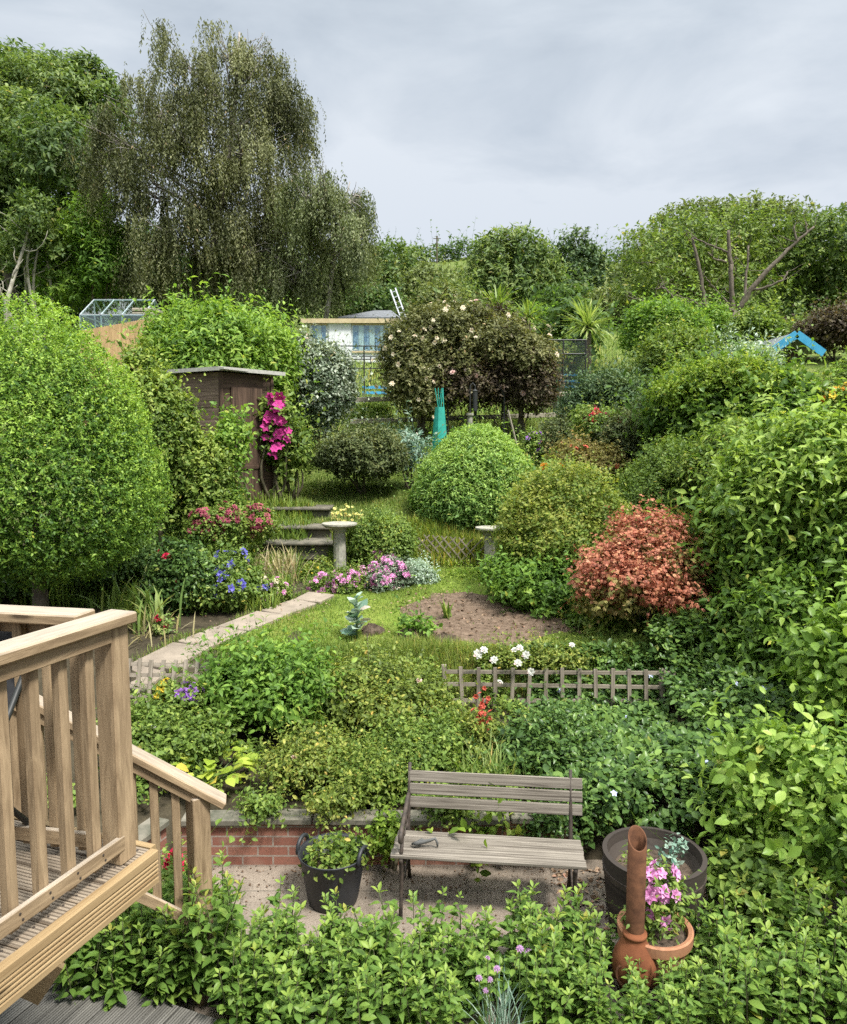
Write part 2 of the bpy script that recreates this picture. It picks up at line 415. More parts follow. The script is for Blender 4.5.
# leaf templates: x along the leaf, y across, z up
def tmpl(kind):
    if kind == 'q':     # simple folded leaf
        return (np.array([[0, 0, 0], [.42, .5, .10], [1, 0, -.08], [.42, -.5, .10]]), np.array([[0, 2, 1], [0, 3, 2]]))
    if kind == 'oval':
        v = [[0, 0, 0], [.22, .36, .07], [.55, .5, .05], [.84, .26, -.05], [1, 0, -.16], [.84, -.26, -.05], [.55, -.5, .05], [.22, -.36, .07], [.3, 0, -.01], [.65, 0, -.05]]
        f = [[0, 8, 1], [0, 7, 8], [1, 8, 9], [1, 9, 2], [7, 9, 8], [7, 6, 9], [2, 9, 3], [6, 5, 9], [3, 9, 4], [9, 5, 4]]
        return np.array(v), np.array(f)
    if kind == 'point':
        v = [[0, 0, 0], [.25, .42, .08], [.55, .42, .04], [1.05, 0, -.25], [.55, -.42, .04], [.25, -.42, .08], [.28, 0, -.02], [.6, 0, -.05]]
        f = [[0, 6, 1], [0, 5, 6], [1, 6, 7], [1, 7, 2], [5, 7, 6], [5, 4, 7], [2, 7, 3], [4, 3, 7]]
        return np.array(v), np.array(f)
    if kind == 'fine':   # narrow lobed
        return (np.array([[0, 0, 0], [.5, .5, .05], [1, .12, -.1], [.5, 0, 0], [1, -.3, -.1], [.5, -.5, .05]]), np.array([[0, 3, 1], [1, 3, 2], [0, 5, 3], [3, 5, 4]]))
def unit(a): return a / (np.linalg.norm(a, axis=-1, keepdims=True) + 1e-9)
def scatter(tm, P, D, N, S, W):
    tv, tf = tm
    N = unit(N - D * (N * D).sum(1, keepdims=True)); B = np.cross(N, D)
    V = P[:, None] + S[:, None, None] * (tv[None, :, 0:1] * D[:, None] + tv[None, :, 1:2] * W * B[:, None] + tv[None, :, 2:3] * N[:, None])
    Fc = tf[None] + (np.arange(len(P)) * len(tv))[:, None, None]
    return V.reshape(-1, 3), Fc.reshape(-1, 3)
def sn(P, freq, seed):
    r = np.random.default_rng(seed); s = 0
    for i in range(4):
        k = r.normal(size=3) * freq * (1 + .5 * i); s = s + np.sin(P @ k + r.random() * 6.3) / (1 + .4 * i)
    return s / 2.2
def shoots_to_leaves(P, A, outw, k, L, size, asp, tm, r, ca=.5, droop=0., upn=.8, vs=None, jit=.35):
    n = len(P)
    t = (np.arange(k)[None] + r.random((n, k))) / k
    a0 = unit(np.cross(A, r.normal(size=(n, 3)))); a1 = np.cross(A, a0)
    phi = 2.4 * np.arange(k)[None] + r.random((n, 1)) * 6.28 + r.normal(size=(n, k)) * .3
    per = np.cos(phi)[..., None] * a0[:, None] + np.sin(phi)[..., None] * a1[:, None]
    caa = np.clip(ca + r.normal(size=(n, k)) * .2, -.3, 1)[..., None]
    D = unit(A[:, None] * caa + per * np.sqrt(1 - np.clip(caa, -.95, .95) ** 2) + np.array([0, 0, -droop]))
    Q = P[:, None] + A[:, None] * (t * (L if np.isscalar(L) else L[:, None]))[..., None]
    N = np.array([0, 0, upn]) + outw[:, None] * .6 + r.normal(size=(n, k, 3)) * jit + A[:, None] * .3
    S = size * (.5 + .95 * r.random((n, k)) ** 1.1)
    v0 = (vs[:, None] if vs is not None else .5) + r.normal(size=(n, k)) * .17
    V, Fc = scatter(tm, Q.reshape(-1, 3), D.reshape(-1, 3), unit(N).reshape(-1, 3), S.ravel(), asp)
    v1 = np.clip(v0.ravel(), 0, .9); v1 = np.where(r.random(len(v1)) < .006, 1., v1); vv = np.repeat(v1, len(tm[0]))
    return V, Fc, vv

def crown_geo(lobes, size, asp=.55, kind='q', cov=2.6, depth=.4, lump=.2, k=5, L=None, up=.5, droop=.0, seed=1, gap=.08, young=0.,
              weep=0, cap=90000, vshift=0, back=.5, ca=.5, jit=.35, low=-.7, whip=.07):
    r = np.random.default_rng(seed); lobes = np.asarray(lobes, float); tm = tmpl(kind)
    a, b, c = lobes[:, 3], lobes[:, 4], lobes[:, 5]
    area = 4 * math.pi * ((((a * b) ** 1.6 + (a * c) ** 1.6 + (b * c) ** 1.6) / 3) ** (1 / 1.6))
    n = int(cov * area.sum() / (size * size * asp * .55 * k)); n = max(30, min(n, cap // k))
    li = r.choice(len(lobes), n, p=area / area.sum()); lo = lobes[li]
    d = unit(r.normal(size=(n, 3)))
    rr = 1 - depth * r.random(n) ** 1.6
    rm = float(np.median(lobes[:, 3:]))
    rr = rr * (1 + lump * sn(lo[:, :3] + d * lo[:, 3:], 2.6 / rm, seed + 3) + lump * .5 * sn(lo[:, :3] + d * lo[:, 3:], 7 / rm, seed + 4))
    P = lo[:, :3] + d * lo[:, 3:] * rr[:, None]
    keep = (d[:, 2] > low) | (r.random(n) < .25)
    keep &= (d[:, 1] < .45) | (r.random(n) < back)
    for i in range(len(lobes)):
        q = np.linalg.norm((P - lobes[i, :3]) / lobes[i, 3:], axis=1)
        keep &= ~((q < .62) & (li != i) & (r.random(n) < .8))
    if gap: keep &= sn(P, 5.5 / rm, seed + 9) > -1 + gap
    P, d, rr, lo = P[keep], d[keep], rr[keep], lo[keep]; n = len(P)
    nrm = unit(d / lo[:, 3:])
    if weep:
        nc = max(8, n // 34); ci = r.integers(0, nc, n); r2 = np.random.default_rng(seed + 21)
        P = P[ci] + r.normal(size=(n, 3)) * np.array([.42, .36, .16]) * weep * .3; nrm = nrm[ci]; cl_len = (.45 + 1.0 * r2.random(nc))[ci]; cl_v = (r2.normal(size=nc) * .16)[ci]
        A = unit(nrm * .25 + np.array([0, 0, -1.2]) + r.normal(size=(n, 3)) * .12)
        LL = weep * cl_len * (.5 + .7 * r.random(n))
    else:
        A = unit(nrm * 1. + np.array([0, 0, up]) + r.normal(size=(n, 3)) * .45)
        wm = r.random(n) < whip
        LL = (L if L else size * 2.2) * (1 + wm * (1 + 1.6 * r.random(n))); P = P + A * (wm * size * 1.2)[:, None]
    vs = .42 + vshift + (r.normal(size=len(lobes)) * .09)[np.argmin(((P[:, None] - lobes[None, :, :3]) ** 2).sum(2), 1)] + .16 * sn(P, 4 / rm, seed + 7) + r.normal(size=n) * .1
    if weep: vs = vs + cl_v
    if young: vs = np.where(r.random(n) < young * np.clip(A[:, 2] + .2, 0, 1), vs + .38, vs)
    V, Fc, vv = shoots_to_leaves(P, A, nrm, k, LL, size, asp, tm, r, ca, droop, .8, vs, jit)
    if not weep and wm.any():
        p0 = P[wm] - A[wm] * size * 1.6; p1 = P[wm] + A[wm] * (LL[wm] * 1.02)[:, None]; sd = unit(np.cross(A[wm], r.normal(size=(wm.sum(), 3)))) * (size * .035); s2 = np.cross(A[wm], sd)
        q = np.stack([p0 - sd, p0 + sd, p1 + sd * .4, p1 - sd * .4, p0 - s2, p0 + s2, p1 + s2 * .4, p1 - s2 * .4], 1).reshape(-1, 3)
        f = np.array([[0, 1, 2], [0, 2, 3], [4, 5, 6], [4, 6, 7]])[None] + (np.arange(wm.sum()) * 8)[:, None, None] + len(V)
        V = np.concatenate([V, q]); Fc = np.concatenate([Fc, f.reshape(-1, 3)]); vv = np.concatenate([vv, np.full(len(q), .2)])
    return V, Fc, vv, P, nrm
def limb(p, q, r0, r1, n=7, sag=.12, r=None):
    r = r or rng; p, q = np.asarray(p, float), np.asarray(q, float); L = np.linalg.norm(q - p)
    t = np.linspace(0, 1, n)[:, None]; off = r.normal(size=3) * L * sag; off2 = r.normal(size=3) * L * sag * .5
    P = p + (q - p) * t + off * np.sin(t * math.pi) * .5 + off2 * np.sin(t * 2 * math.pi) * .4
    return P, r0 + (r1 - r0) * t[:, 0] ** .8

FL = {}
def flower_mesh(kind, mat, petals=6, rings=1, cup=.3, w=.55, centre=None):
    key = kind
    if key in FL: return FL[key]
    V, Fc, vv = [], [], []; n = 0; r = np.random.default_rng(len(FL) + 3)
    for g in range(rings):
        sc = 1 - .27 * g; el = cup + g * .38
        for k in range(petals):
            a = 2 * math.pi * (k + .5 * g) / petals + r.normal() * .08
            D = np.array([[math.cos(a) * math.cos(el), math.sin(a) * math.cos(el), math.sin(el)]])
            v, f = scatter(tmpl('oval'), np.zeros((1, 3)) + [0, 0, .04 * g], D, np.array([[0, 0, 1.]]), np.array([sc]), w * 1.3)
            V.append(v); Fc.append(f + n); n += len(v); vv.append(np.full(len(v), np.clip(.5 + r.normal() * .25, 0, 1)))
    V, Fc, vv = np.concatenate(V), np.concatenate(Fc), np.concatenate(vv)
    me = bpy.data.meshes.new('flower_' + kind); me.from_pydata(V.tolist(), [], Fc.tolist())
    at_ = me.attributes.new('v', 'FLOAT', 'POINT'); at_.data.foreach_set('value', vv.astype(np.float32)); me.materials.append(MATS[mat])
    FL[key] = me; return me
def flowers(parent, kind, P, N, size, name='flower', jit=.35, r=None):
    r = r or rng; o3 = origin_of(parent)
    for p, nn in zip(P, N):
        o = bpy.data.objects.new(name, FL[kind]); col.objects.link(o); o.parent = parent
        o.location = np.asarray(p) - o3
        q = Vector(np.asarray(nn) + r.normal(size=3) * jit).to_track_quat('Z', 'Y')
        o.rotation_euler = q.to_euler(); s = size * (.75 + .5 * r.random()); o.scale = (s, s, s)
def pick(P, N, n, facing=(0, -.8, .6), r=None, thr=.35):
    r = r or rng; f = unit(np.array(facing)); idx = np.where((N @ f) > thr)[0]
    if len(idx) == 0: idx = np.arange(len(P))
    i = r.choice(idx, min(n, len(idx)), replace=False); return P[i], N[i]
flower_mesh('rose', 'P_white', 7, 3, .25); flower_mesh('cream', 'P_cream', 6, 2, .3); flower_mesh('pink', 'P_pink', 6, 2, .3)
flower_mesh('blush', 'P_blush', 7, 3, .3); flower_mesh('magenta', 'P_magenta', 6, 1, .15, .6); flower_mesh('blue', 'P_blue', 5, 2, .35)
flower_mesh('violet', 'P_violet', 5, 2, .3); flower_mesh('red', 'P_red', 7, 3, .2); flower_mesh('coral', 'P_coral', 6, 2, .4)
flower_mesh('yellow', 'P_yellow', 5, 2, .25); flower_mesh('pale', 'P_pale', 5, 1, .1, .5); flower_mesh('orange', 'P_orange', 6, 2, .3)
flower_mesh('lily', 'P_lily', 6, 2, .5); flower_mesh('dullred', 'P_dullred', 6, 3, .3); flower_mesh('chive', 'P_chive', 9, 4, -.3, .3)

# ------------------------------------------------------------------ generic plants
SEED = [100]
def seed(): SEED[0] += 17; return SEED[0]
def shrub(name, label, px0, px1, pyt, Y, mat, size, cat='shrub', group=None, kind='q', ry=None, nl=6, lsz=.5, bottom=.06, base=None, stemmat='twig', stems=5, fl=None, pybot=None, **kw):
    """a bush seen between px0..px1 with its top at pyt, standing Y metres away on the ground"""
    pm = (px0 + px1) / 2; t = at(pm, pyt, Y); x0 = at(px0, pyt + 40, Y)[0]; x1 = at(px1, pyt + 40, Y)[0]
    x = (x0 + x1) / 2; rx = (x1 - x0) / 2; z0 = float(T(x, Y)) if base is None else base
    if pybot is not None: zb = at(pm, pybot, Y)[2]
    else: zb = z0 + bottom
    H = max(t[2] - zb, .1); ry = ry or rx; nl = max(nl + 2, 5); s = seed(); r = np.random.default_rng(s)
    cz = zb + H * .5
    lobes = [(x, Y, cz, rx * .64, ry * .64, H * .37)]
    for i in range(nl):
        d = unit(r.normal(size=3)); d[1] -= .25; d[2] = abs(d[2]) * .8 - .15; d = unit(d); q = lsz * (.5 + .7 * r.random())
        lobes.append((x + d[0] * rx * (1 - q * .85), Y + d[1] * ry * (1 - q * .85), cz + d[2] * H * .5 * (1 - q * .75), rx * q, ry * q, H * .5 * q))
    V, Fc, vv, P, N = crown_geo(lobes, size, kind=kind, seed=s, **kw)
    root = thing(name, label, cat, (x, Y, z0), group)
    fastmesh('foliage', V, Fc, vv, mat, root)
    if stems:
        m = MB()
        for i in range(stems):
            d = unit(r.normal(size=3)); q = np.array([x + d[0] * rx * .6, Y + d[1] * ry * .6, cz + abs(d[2]) * H * .3])
            p_, r_ = limb((x + r.normal() * .04, Y + r.normal() * .04, z0 - .03), q, .012 + .014 * H, .006, r=r); m.tube(p_, r_, 5)
        m.build('stem', stemmat, root, smooth=True)
    P = P + N * size * 1.1 + np.array([0, 0, size * .9])
    if fl:
        for kd, n, fs in fl: flowers(root, kd, *pick(P, N, n, r=r), fs, r=r)
    return root, P, N
def lobes_px(ls, Y, r, yj=.6):
    out = []
    for (px, py, rx, ry) in ls:
        yy = Y + r.normal() * yj; c = at(px, py, yy); s = yy / F
        out.append((*c, rx * s, (rx + ry) * .5 * s, ry * s))
    return out
def tree(name, label, ls, Y, basepx, mat, size, cat='tree', barkm='bark', group=None, trunk_r=.25, yj=.6, twigs=7, trunk_top=None, trunks=1, limb_r=.4, **kw):
    s = seed(); r = np.random.default_rng(s); lobes = lobes_px(ls, Y, r, yj); kw.setdefault('whip', .0)
    bx = at(basepx, 300, Y)[0]; z0 = float(T(bx, Y)); root = thing(name, label, cat, (bx, Y, z0), group)
    V, Fc, vv, P, N = crown_geo(lobes, size, seed=s, **kw)
    fastmesh('crown', V, Fc, vv, mat, root)
    m = MB(); L = np.array(lobes); top = L[np.argmax(L[:, 2] + L[:, 5] * .3)]
    for tnum in range(trunks):
        b0 = np.array([bx + r.normal() * .1 * tnum, Y + r.normal() * .1 * tnum, z0 - .2]); tp = np.array([top[0], top[1], top[2] + top[5] * .6])
        if tnum: tp = L[r.integers(len(L)), :3]
        tp_, tr_ = limb(b0, tp, trunk_r, trunk_r * .15, 12, .04, r); m.tube(tp_, tr_, 8)
        for lb in L:
            i = int(np.clip(np.argmin(np.abs(tp_[:, 2] - (lb[2] - .5 * (lb[2] - z0) * .5))), 2, 9))
            lp, lr = limb(tp_[i], lb[:3], tr_[i] * limb_r + .01, .03 * trunk_r / .25 + .008, 7, .1, r); m.tube(lp, lr, 5)
            for j in range(twigs):
                d = unit(r.normal(size=3)); d[2] = abs(d[2]) * .7; e = lb[:3] + d * lb[3:] * .9
                wp, wr = limb(lp[3 + j % 4], e, lr[3 + j % 4] * .6 + .004, .008, 5, .12, r); m.tube(wp, wr, 4)
    if kw.get('weep'):
        for e in P[r.choice(len(P), 170)]:
            lb = L[np.argmin(((L[:, :3] - e) ** 2).sum(1))]; wp, wr = limb(lb[:3] + r.normal(size=3) * .3 - np.array([0, 0, .4]), e + np.array([0, 0, .15]), .045, .008, 6, .12, r); m.tube(wp, wr, 4)
    m.build('trunk', barkm, root, smooth=True)
    return root, P, N
def ribbons(B, az, lean, length, width, arch, r, seg=5):
    """arching strap leaves"""
    n = len(B); t = np.linspace(0, 1, seg + 1)
    h = np.stack([np.cos(az), np.sin(az), np.zeros(n)], 1); side = np.stack([-np.sin(az), np.cos(az), np.zeros(n)], 1)
    Pc = []
    ang = lean[:, None] + arch[:, None] * t[None] ** 1.5
    dl = length[:, None] / seg
    xs = np.cumsum(np.concatenate([np.zeros((n, 1)), np.sin(ang[:, :-1]) * dl], 1), 1)
    zs = np.cumsum(np.concatenate([np.zeros((n, 1)), np.cos(ang[:, :-1]) * dl], 1), 1)
    C = B[:, None] + h[:, None] * xs[..., None] + np.array([0, 0, 1.]) * zs[..., None]
    w = width[:, None] * (np.sin(np.clip(t, .12, 1) * math.pi * .93 + .2) ** .7)[None]; w[:, -1] *= .15
    Lf, Rt = C - side[:, None] * w[..., None] / 2, C + side[:, None] * w[..., None] / 2
    V = np.stack([Lf, Rt], 2).reshape(n, -1, 3); f = []
    for i in range(seg): a = 2 * i; f += [[a, a + 1, a + 3], [a, a + 3, a + 2]]
    Fc = np.array(f)[None] + (np.arange(n) * 2 * (seg + 1))[:, None, None]
    vv = np.repeat(np.clip(.5 + r.normal(size=n) * .22, 0, 1), 2 * (seg + 1))
    return V.reshape(-1, 3), Fc.reshape(-1, 3), vv
def straps(name, label, x, Y, n, length, width, mat, spread=.06, lean=.35, arch=1.1, cat='plant', group=None, z=None, part='leaves', root=None, seg=5):
    r = np.random.default_rng(seed()); z0 = float(T(x, Y)) if z is None else z
    B = np.array([x, Y, z0 - .01]) + np.stack([r.normal(size=n) * spread, r.normal(size=n) * spread, np.zeros(n)], 1)
    V, Fc, vv = ribbons(B, r.random(n) * 6.28, np.abs(r.normal(size=n)) * lean, length * (.6 + .5 * r.random(n)), width * (.7 + .5 * r.random(n)), arch * (.4 + .9 * r.random(n)), r, seg)
    if root is not None: fastmesh(part, V, Fc, vv, mat, root); return root
    return tag(fastmesh(name, V, Fc, vv, mat, None, (x, Y, z0)), label, cat, group)
def grass(name, pts, h, mat, w=.006, n_per=1, kind='stuff', arch=.9, seg=2):
    r = np.random.default_rng(seed()); n = len(pts)
    V, Fc, vv = ribbons(pts, r.random(n) * 6.28, np.abs(r.normal(size=n)) * .4, h * (.5 + .8 * r.random(n)) * (1 + .45 * sn(pts, 2.2, 6)), np.full(n, w) * (.7 + .6 * r.random(n)), arch * r.random(n), r, seg)
    vv = np.clip(vv + np.repeat(.2 * sn(pts, 1.2, 5), 2 * (seg + 1)), 0, 1)
    return tag(fastmesh(name, V, Fc, vv, mat), kind=kind)
def carpet(name, label, x0, x1, y0, y1, h, size, mat, cov=4, kind='oval', mask=None, hs=1.6, **kw):
    r = np.random.default_rng(seed()); tm = tmpl(kind); k = 4
    n = int(cov * (x1 - x0) * (y1 - y0) / (size * size * .3 * k))
    x = x0 + (x1 - x0) * r.random(n); y = y0 + (y1 - y0) * r.random(n)
    if mask is not None:
        q = mask(x, y); x, y = x[q], y[q]
    P = np.stack([x, y, np.zeros(len(x))], 1); hh = h(x, y) if callable(h) else h
    P[:, 2] = T(x, y) + hh * (.35 + .65 * r.random(len(x)) ** .5) * (1 + .3 * sn(P, 3.5, 4)) 
    A = unit(np.array([0, -.35, 1]) + r.normal(size=P.shape) * .45); nr = unit(np.array([0, -.5, 1]) + 0 * P)
    vs = .45 + .15 * sn(P, 3, 8) + r.normal(size=len(P)) * .12
    V, Fc, vv = shoots_to_leaves(P, A, nr, k, size * 1.6, size, .6, tm, r, .45, .1, .8, vs, .4)
    o = fastmesh(name, V, Fc, vv, mat); return o, P, nr
# ================================================================== SETTING
def atz(px, py, z):
    a, b = .5, 400
    for _ in range(60):
        m = (a + b) / 2
        if at(px, py, m)[2] > z: a = m
        else: b = m
    return at(px, py, a)
# ground, one sheet to beyond the ridge
ys = np.unique(np.concatenate([[-60, -30, -10, 0, 2, 3, 4, 4.49, 4.51, 5, 5.355, 5.385], np.arange(5.6, 15, .2), np.arange(15, 46, .7), np.arange(46, 120, 3), np.arange(120, 270, 6), np.arange(280, 700, 40)]))
xs = np.unique(np.concatenate([[-2.02, -1.98], np.arange(-8, 8.1, .4), np.sign(np.arange(-30, 31)) * 8 * 1.15 ** np.abs(np.arange(-30, 31))]))
gx, gy = np.meshgrid(xs, ys); gv = np.stack([gx.ravel(), gy.ravel(), T(gx, gy).ravel()], 1)
nx = len(xs); ii = (np.arange(len(ys) - 1)[:, None] * nx + np.arange(nx - 1)[None]).ravel()
gf = np.concatenate([np.stack([ii, ii + 1, ii + nx + 1], 1), np.stack([ii, ii + nx + 1, ii + nx], 1)])
tag(fastmesh('ground', gv, gf, None, 'ground', smooth=True), kind='structure')
def sheet(name, mat, x0, x1, y0, y1, dz, nx=30, ny=30, edge=None, dome=0):
    x = np.linspace(x0, x1, nx); y = np.linspace(y0, y1, ny); X, Y = np.meshgrid(x, y)
    if edge: X = edge(X, Y)
    Z = T(X, Y) + dz
    if dome: Z = Z + dome * np.clip(np.sin((X - x0) / (x1 - x0) * math.pi), 0, 1) * np.sin((Y - y0) / (y1 - y0) * math.pi) + .018 * sn(np.stack([X, Y, 0 * X], -1).reshape(-1, 3), 7, 3).reshape(X.shape)
    v = np.stack([X.ravel(), Y.ravel(), Z.ravel()], 1); ii = (np.arange(ny - 1)[:, None] * nx + np.arange(nx - 1)[None]).ravel()
    f = np.concatenate([np.stack([ii, ii + 1, ii + nx + 1], 1), np.stack([ii, ii + nx + 1, ii + nx], 1)])
    return tag(fastmesh(name, v, f, None, mat, smooth=True), kind='structure')

# patio
m = MB(); m.box((.2, 4.2, .0), (6.4, 2.3, .03)); m.build('patio', 'patio'); tag(bpy.data.objects['patio'], kind='structure')
# bare dug soil on the lawn
def oval(x0, x1, y0, y1, name, mat, dz, dome, s):
    n, k = 44, 9; r = np.random.default_rng(s); cx, cy = (x0 + x1) / 2, (y0 + y1) / 2; V = [(cx, cy)]; f = []
    wob = 1 + .12 * np.sin(np.arange(n) * 2 * math.pi / n * 3 + 1) + .07 * np.sin(np.arange(n) * 2 * math.pi / n * 7) + r.normal(size=n) * .03
    for j in range(1, k + 1):
        for i in range(n):
            a = 2 * math.pi * i / n; V.append((cx + (x1 - cx) * math.cos(a) * j / k * wob[i], cy + (y1 - cy) * math.sin(a) * j / k * wob[i]))
    V = np.array(V); q = np.concatenate([[0], np.repeat(np.arange(1, k + 1) / k, n)])
    z = T(V[:, 0], V[:, 1]) + dz + dome * (1 - q ** 2) + (1 - q ** 4) * .012 * r.normal(size=len(V)) - .03 * (q > .99)
    for i in range(n):
        f.append([0, 1 + i, 1 + (i + 1) % n])
        for j in range(k - 1):
            a, b = 1 + j * n + i, 1 + j * n + (i + 1) % n; f += [[a, a + n, b + n], [a, b + n, b]]
    return fastmesh(name, np.column_stack([V, z]), np.array(f), None, mat, smooth=True)
s0, s1 = G(385, 646), G(600, 612)
tag(oval(s0[0], s1[0] + .1, 7.95, 9.75, 'soil_bed', 'drysoil', .02, .03, 4), kind='structure')
for k, (px, py, rr) in enumerate([(415, 637, .2), (372, 634, .13), (445, 645, .15)]):
    p = G(px, py); tag(oval(p[0] - rr, p[0] + rr, p[1] - rr * .8, p[1] + rr * .8, 'soil_heap', 'soil', .035, .07, 20 + k),
                       ['dark freshly dug soil heap on the bare patch, in front of the low leafy seedling', 'small dark soil heap at the foot of the grey green kale plant',
                        'dark soil heap at the lawn edge just behind the trellis rose'][k], 'soil heap', 'dug soil heaps')
# path of slabs
pc = [G(126, 692), G(150, 670), G(192, 648), G(232, 632), G(272, 616), G(306, 604), G(322, 596)]
for i in range(len(pc) - 1):
    a, b = pc[i], pc[i + 1]; d = unit(b - a); m = MB()
    q = (a + b) / 2; m.box(q + [0, 0, .02], (np.linalg.norm(b - a) - .02, .5 - .02 * i, .05), d)
    tag(m.build('path', 'slab', bevel=.008), kind='structure')
pcx = np.array([p[0] for p in pc]); pcy = np.array([p[1] for p in pc])
sheet('lawn', 'lawn', -3.4, 3.4, 7.63, 11.0, .012, 60, 40, edge=lambda X, Y: np.maximum(X, np.interp(Y, pcy, pcx) - .05))
# lower decking beside the mint
m = MB(); p = atz(110, 1010, .12); hd = np.array([.36, .93, 0]); hr = np.array([.93, -.36, 0])
for i in range(-9, 7): m.box(np.array([p[0], p[1] - .75, .11]) + hr * i * .125, (1.7, .118, .028), hd)
tag(m.build('decking', 'olddecking'), kind='structure')

# ================================================================== DECK
DZ = 1.53
C = atz(158, 850, DZ); D0 = atz(0, 972, DZ); u = unit(C - D0); v = np.array([u[1], -u[0], 0]); up = np.array([0, 0, 1.])
deck = thing('raised_deck', 'raised honey coloured timber deck with balustrade, standing on the left', 'deck', (C[0] - .8, C[1] - 1, 0))
m = MB(); W = .125
for i in range(26):
    m.box(C - u * (W * i + W / 2 + .002) - v * (1.45 + .035) - up * .014, (2.9, W - .007, .028), v)
m.build('decking', 'decking', deck, bevel=.003)
prof = [(0, 0), (.034, 0)]
g = .016
zz = 0.036
prof = [(0, .002), (.032, .002), (.034, .0)]
prof = [(0, 0), (.03, 0), (.034, -.004), (.034, -.032)]
for k in range(5):
    a = -.034 - k * .017; prof += [(.034, a), (.027, a - .003), (.027, a - .008), (.034, a - .011)]
prof += [(.034, -.134), (.03, -.138), (0, -.138)]
m = MB(); m.prism(prof, C - v * .034 + up * .001 + u * .0, -u * 3.2, v, up); m.build('fascia_board', 'fasciawood', deck)
m = MB(); m.prism(prof, C - v * .036 - u * .0 + up * .001, -v * 2.9, u, up); m.build('fascia_board', 'fasciawood', deck)
m = MB()
for k in range(6): m.beam(C - v * (.25 + .5 * k) - up * .12 - u * .05, C - v * (.25 + .5 * k) - up * .12 - u * 3.1, .05, .16)
m.build('joist', 'olddecking', deck)
for a, b in ((.5, 1.25), (1.6, 1.4), (.12, 2.4), (2.8, 1.4)):
    m = MB(); q = C - u * a - v * b; m.box((q[0], q[1], .68), (1.38, .1, .1), (0, 0, 1), u); m.build('support_post', 'deckwood', deck, bevel=.004)
v2 = unit(np.array([.982, -.19, 0])); u2 = np.array([.19, .982, 0]); IN = .098; RH = .93
pc0 = C - u * .10 - v * IN
m = MB(); m.box(pc0 + up * RH / 2, (RH, .088, .088), up, u); m.build('post', 'deckwood', deck, bevel=.005)
m = MB(); m.box(pc0 - u * 1.9 + up * RH / 2, (RH, .088, .088), up, u); m.build('post', 'deckwood', deck, bevel=.005)
m = MB(); m.box(pc0 - v2 * 1.75 + up * RH / 2, (RH, .088, .088), up, u); m.build('post', 'deckwood', deck, bevel=.005)
m = MB(); hw = .125
m.box(pc0 + u * .062 - u * 1.4 + up * (RH + .02) + v * .012, (2.8, hw, .042), u); m.build('handrail', 'deckwood', deck, bevel=.006)
m = MB(); m.box(pc0 - v2 * (1.2 + hw / 2 - .01) + up * (RH + .019), (2.3, hw, .042), v2); m.build('handrail', 'deckwood', deck, bevel=.006)
m = MB(); m.box(pc0 - u * (.045 + .9) + v * .036 + up * (RH - .03), (1.8, .022, .058), u); m.build('top_rail', 'deckwood', deck, bevel=.003)
m = MB(); m.box(pc0 - u * (.02 + .9) + v * .036 + up * .085, (1.8, .022, .058), u); m.build('bottom_rail', 'deckwood', deck, bevel=.003)
m = MB(); m.box(pc0 - v2 * (.045 + .82) + u2 * .036 + up * (RH - .032), (1.62, .022, .056), v2); m.build('top_rail', 'deckwood', deck, bevel=.003)
m = MB(); m.box(pc0 - v2 * (.045 + .82) - u2 * .036 + up * .085, (1.62, .022, .058), v2); m.build('bottom_rail', 'deckwood', deck, bevel=.003)
for k in range(14):
    m = MB(); q = pc0 - u * (.13 + k * .122); m.box(q + up * (.5 * RH + .012), (RH - .03, .039, .039), up, u); m.build('baluster', 'deckwood', deck, bevel=.004)
for k in range(12):
    m = MB(); q = pc0 - v2 * (.15 + k * .122); m.box(q + up * (.5 * RH + .012), (RH - .03, .039, .039), up, u2); m.build('baluster', 'deckwood', deck, bevel=.004)
sm = MB(); sm.lathe([(0, .0025), (.0045, .002), (.005, -.001)], (0, 0, 0), 8); sc_ = sm.build('screw', 'iron', deck); scr = sc_.data; scr.transform(Matrix.Translation(Vector(ORG[deck.name]))); bpy.data.objects.remove(sc_)
def screw(p, nrm):
    o = bpy.data.objects.new('screw', scr); col.objects.link(o); o.parent = deck; o.location = np.asarray(p) - ORG[deck.name]; o.rotation_euler = Vector(nrm).to_track_quat('Z', 'Y').to_euler()
    o.location = o.location - 0 * o.location if False else o.location
for k in range(11):
    for dz in (-.012, .012): screw(pc0 - u * (.13 + k * .122 + dz * .4) + v * .047 + up * (.085 + dz), v)
for k in range(20):
    for dx in (.03, .095): screw(C - u * (W * k + dx) - v * .075 + up * .0005, up)
# stair rail and treads beyond the deck
A, B = at(20, 692, 3.75), at(224, 800, 3.98); dr = unit(B - A); A2 = A - dr * .75; B = B - up * .02
st = thing('stair_railing', 'sloping timber handrail with balusters and newel post descending from the deck', 'railing', (B[0], B[1], 0))
nv = unit(np.cross(up, dr))
m = MB(); m.box((A2 + B) / 2, (np.linalg.norm(B - A2), .12, .04), dr, None, up); m.build('handrail', 'deckwood', st, bevel=.006)
m = MB(); m.box((A2 + B) / 2 - up * .055 - nv * .03 - dr * .06, (np.linalg.norm(B - A2) - .2, .022, .055), dr, None, up); m.build('top_rail', 'deckwood', st, bevel=.003)
m = MB(); m.box((A2 + B) / 2 - up * .78 - nv * .03 - dr * .06, (np.linalg.norm(B - A2) - .2, .022, .06), dr, None, up); m.build('bottom_rail', 'deckwood', st, bevel=.003)
nq = B - dr * .17; hh = np.array([dr[0], dr[1], 0]); hh = unit(hh); hh2 = unit(hh + .55 * np.array([-hh[1], hh[0], 0]))
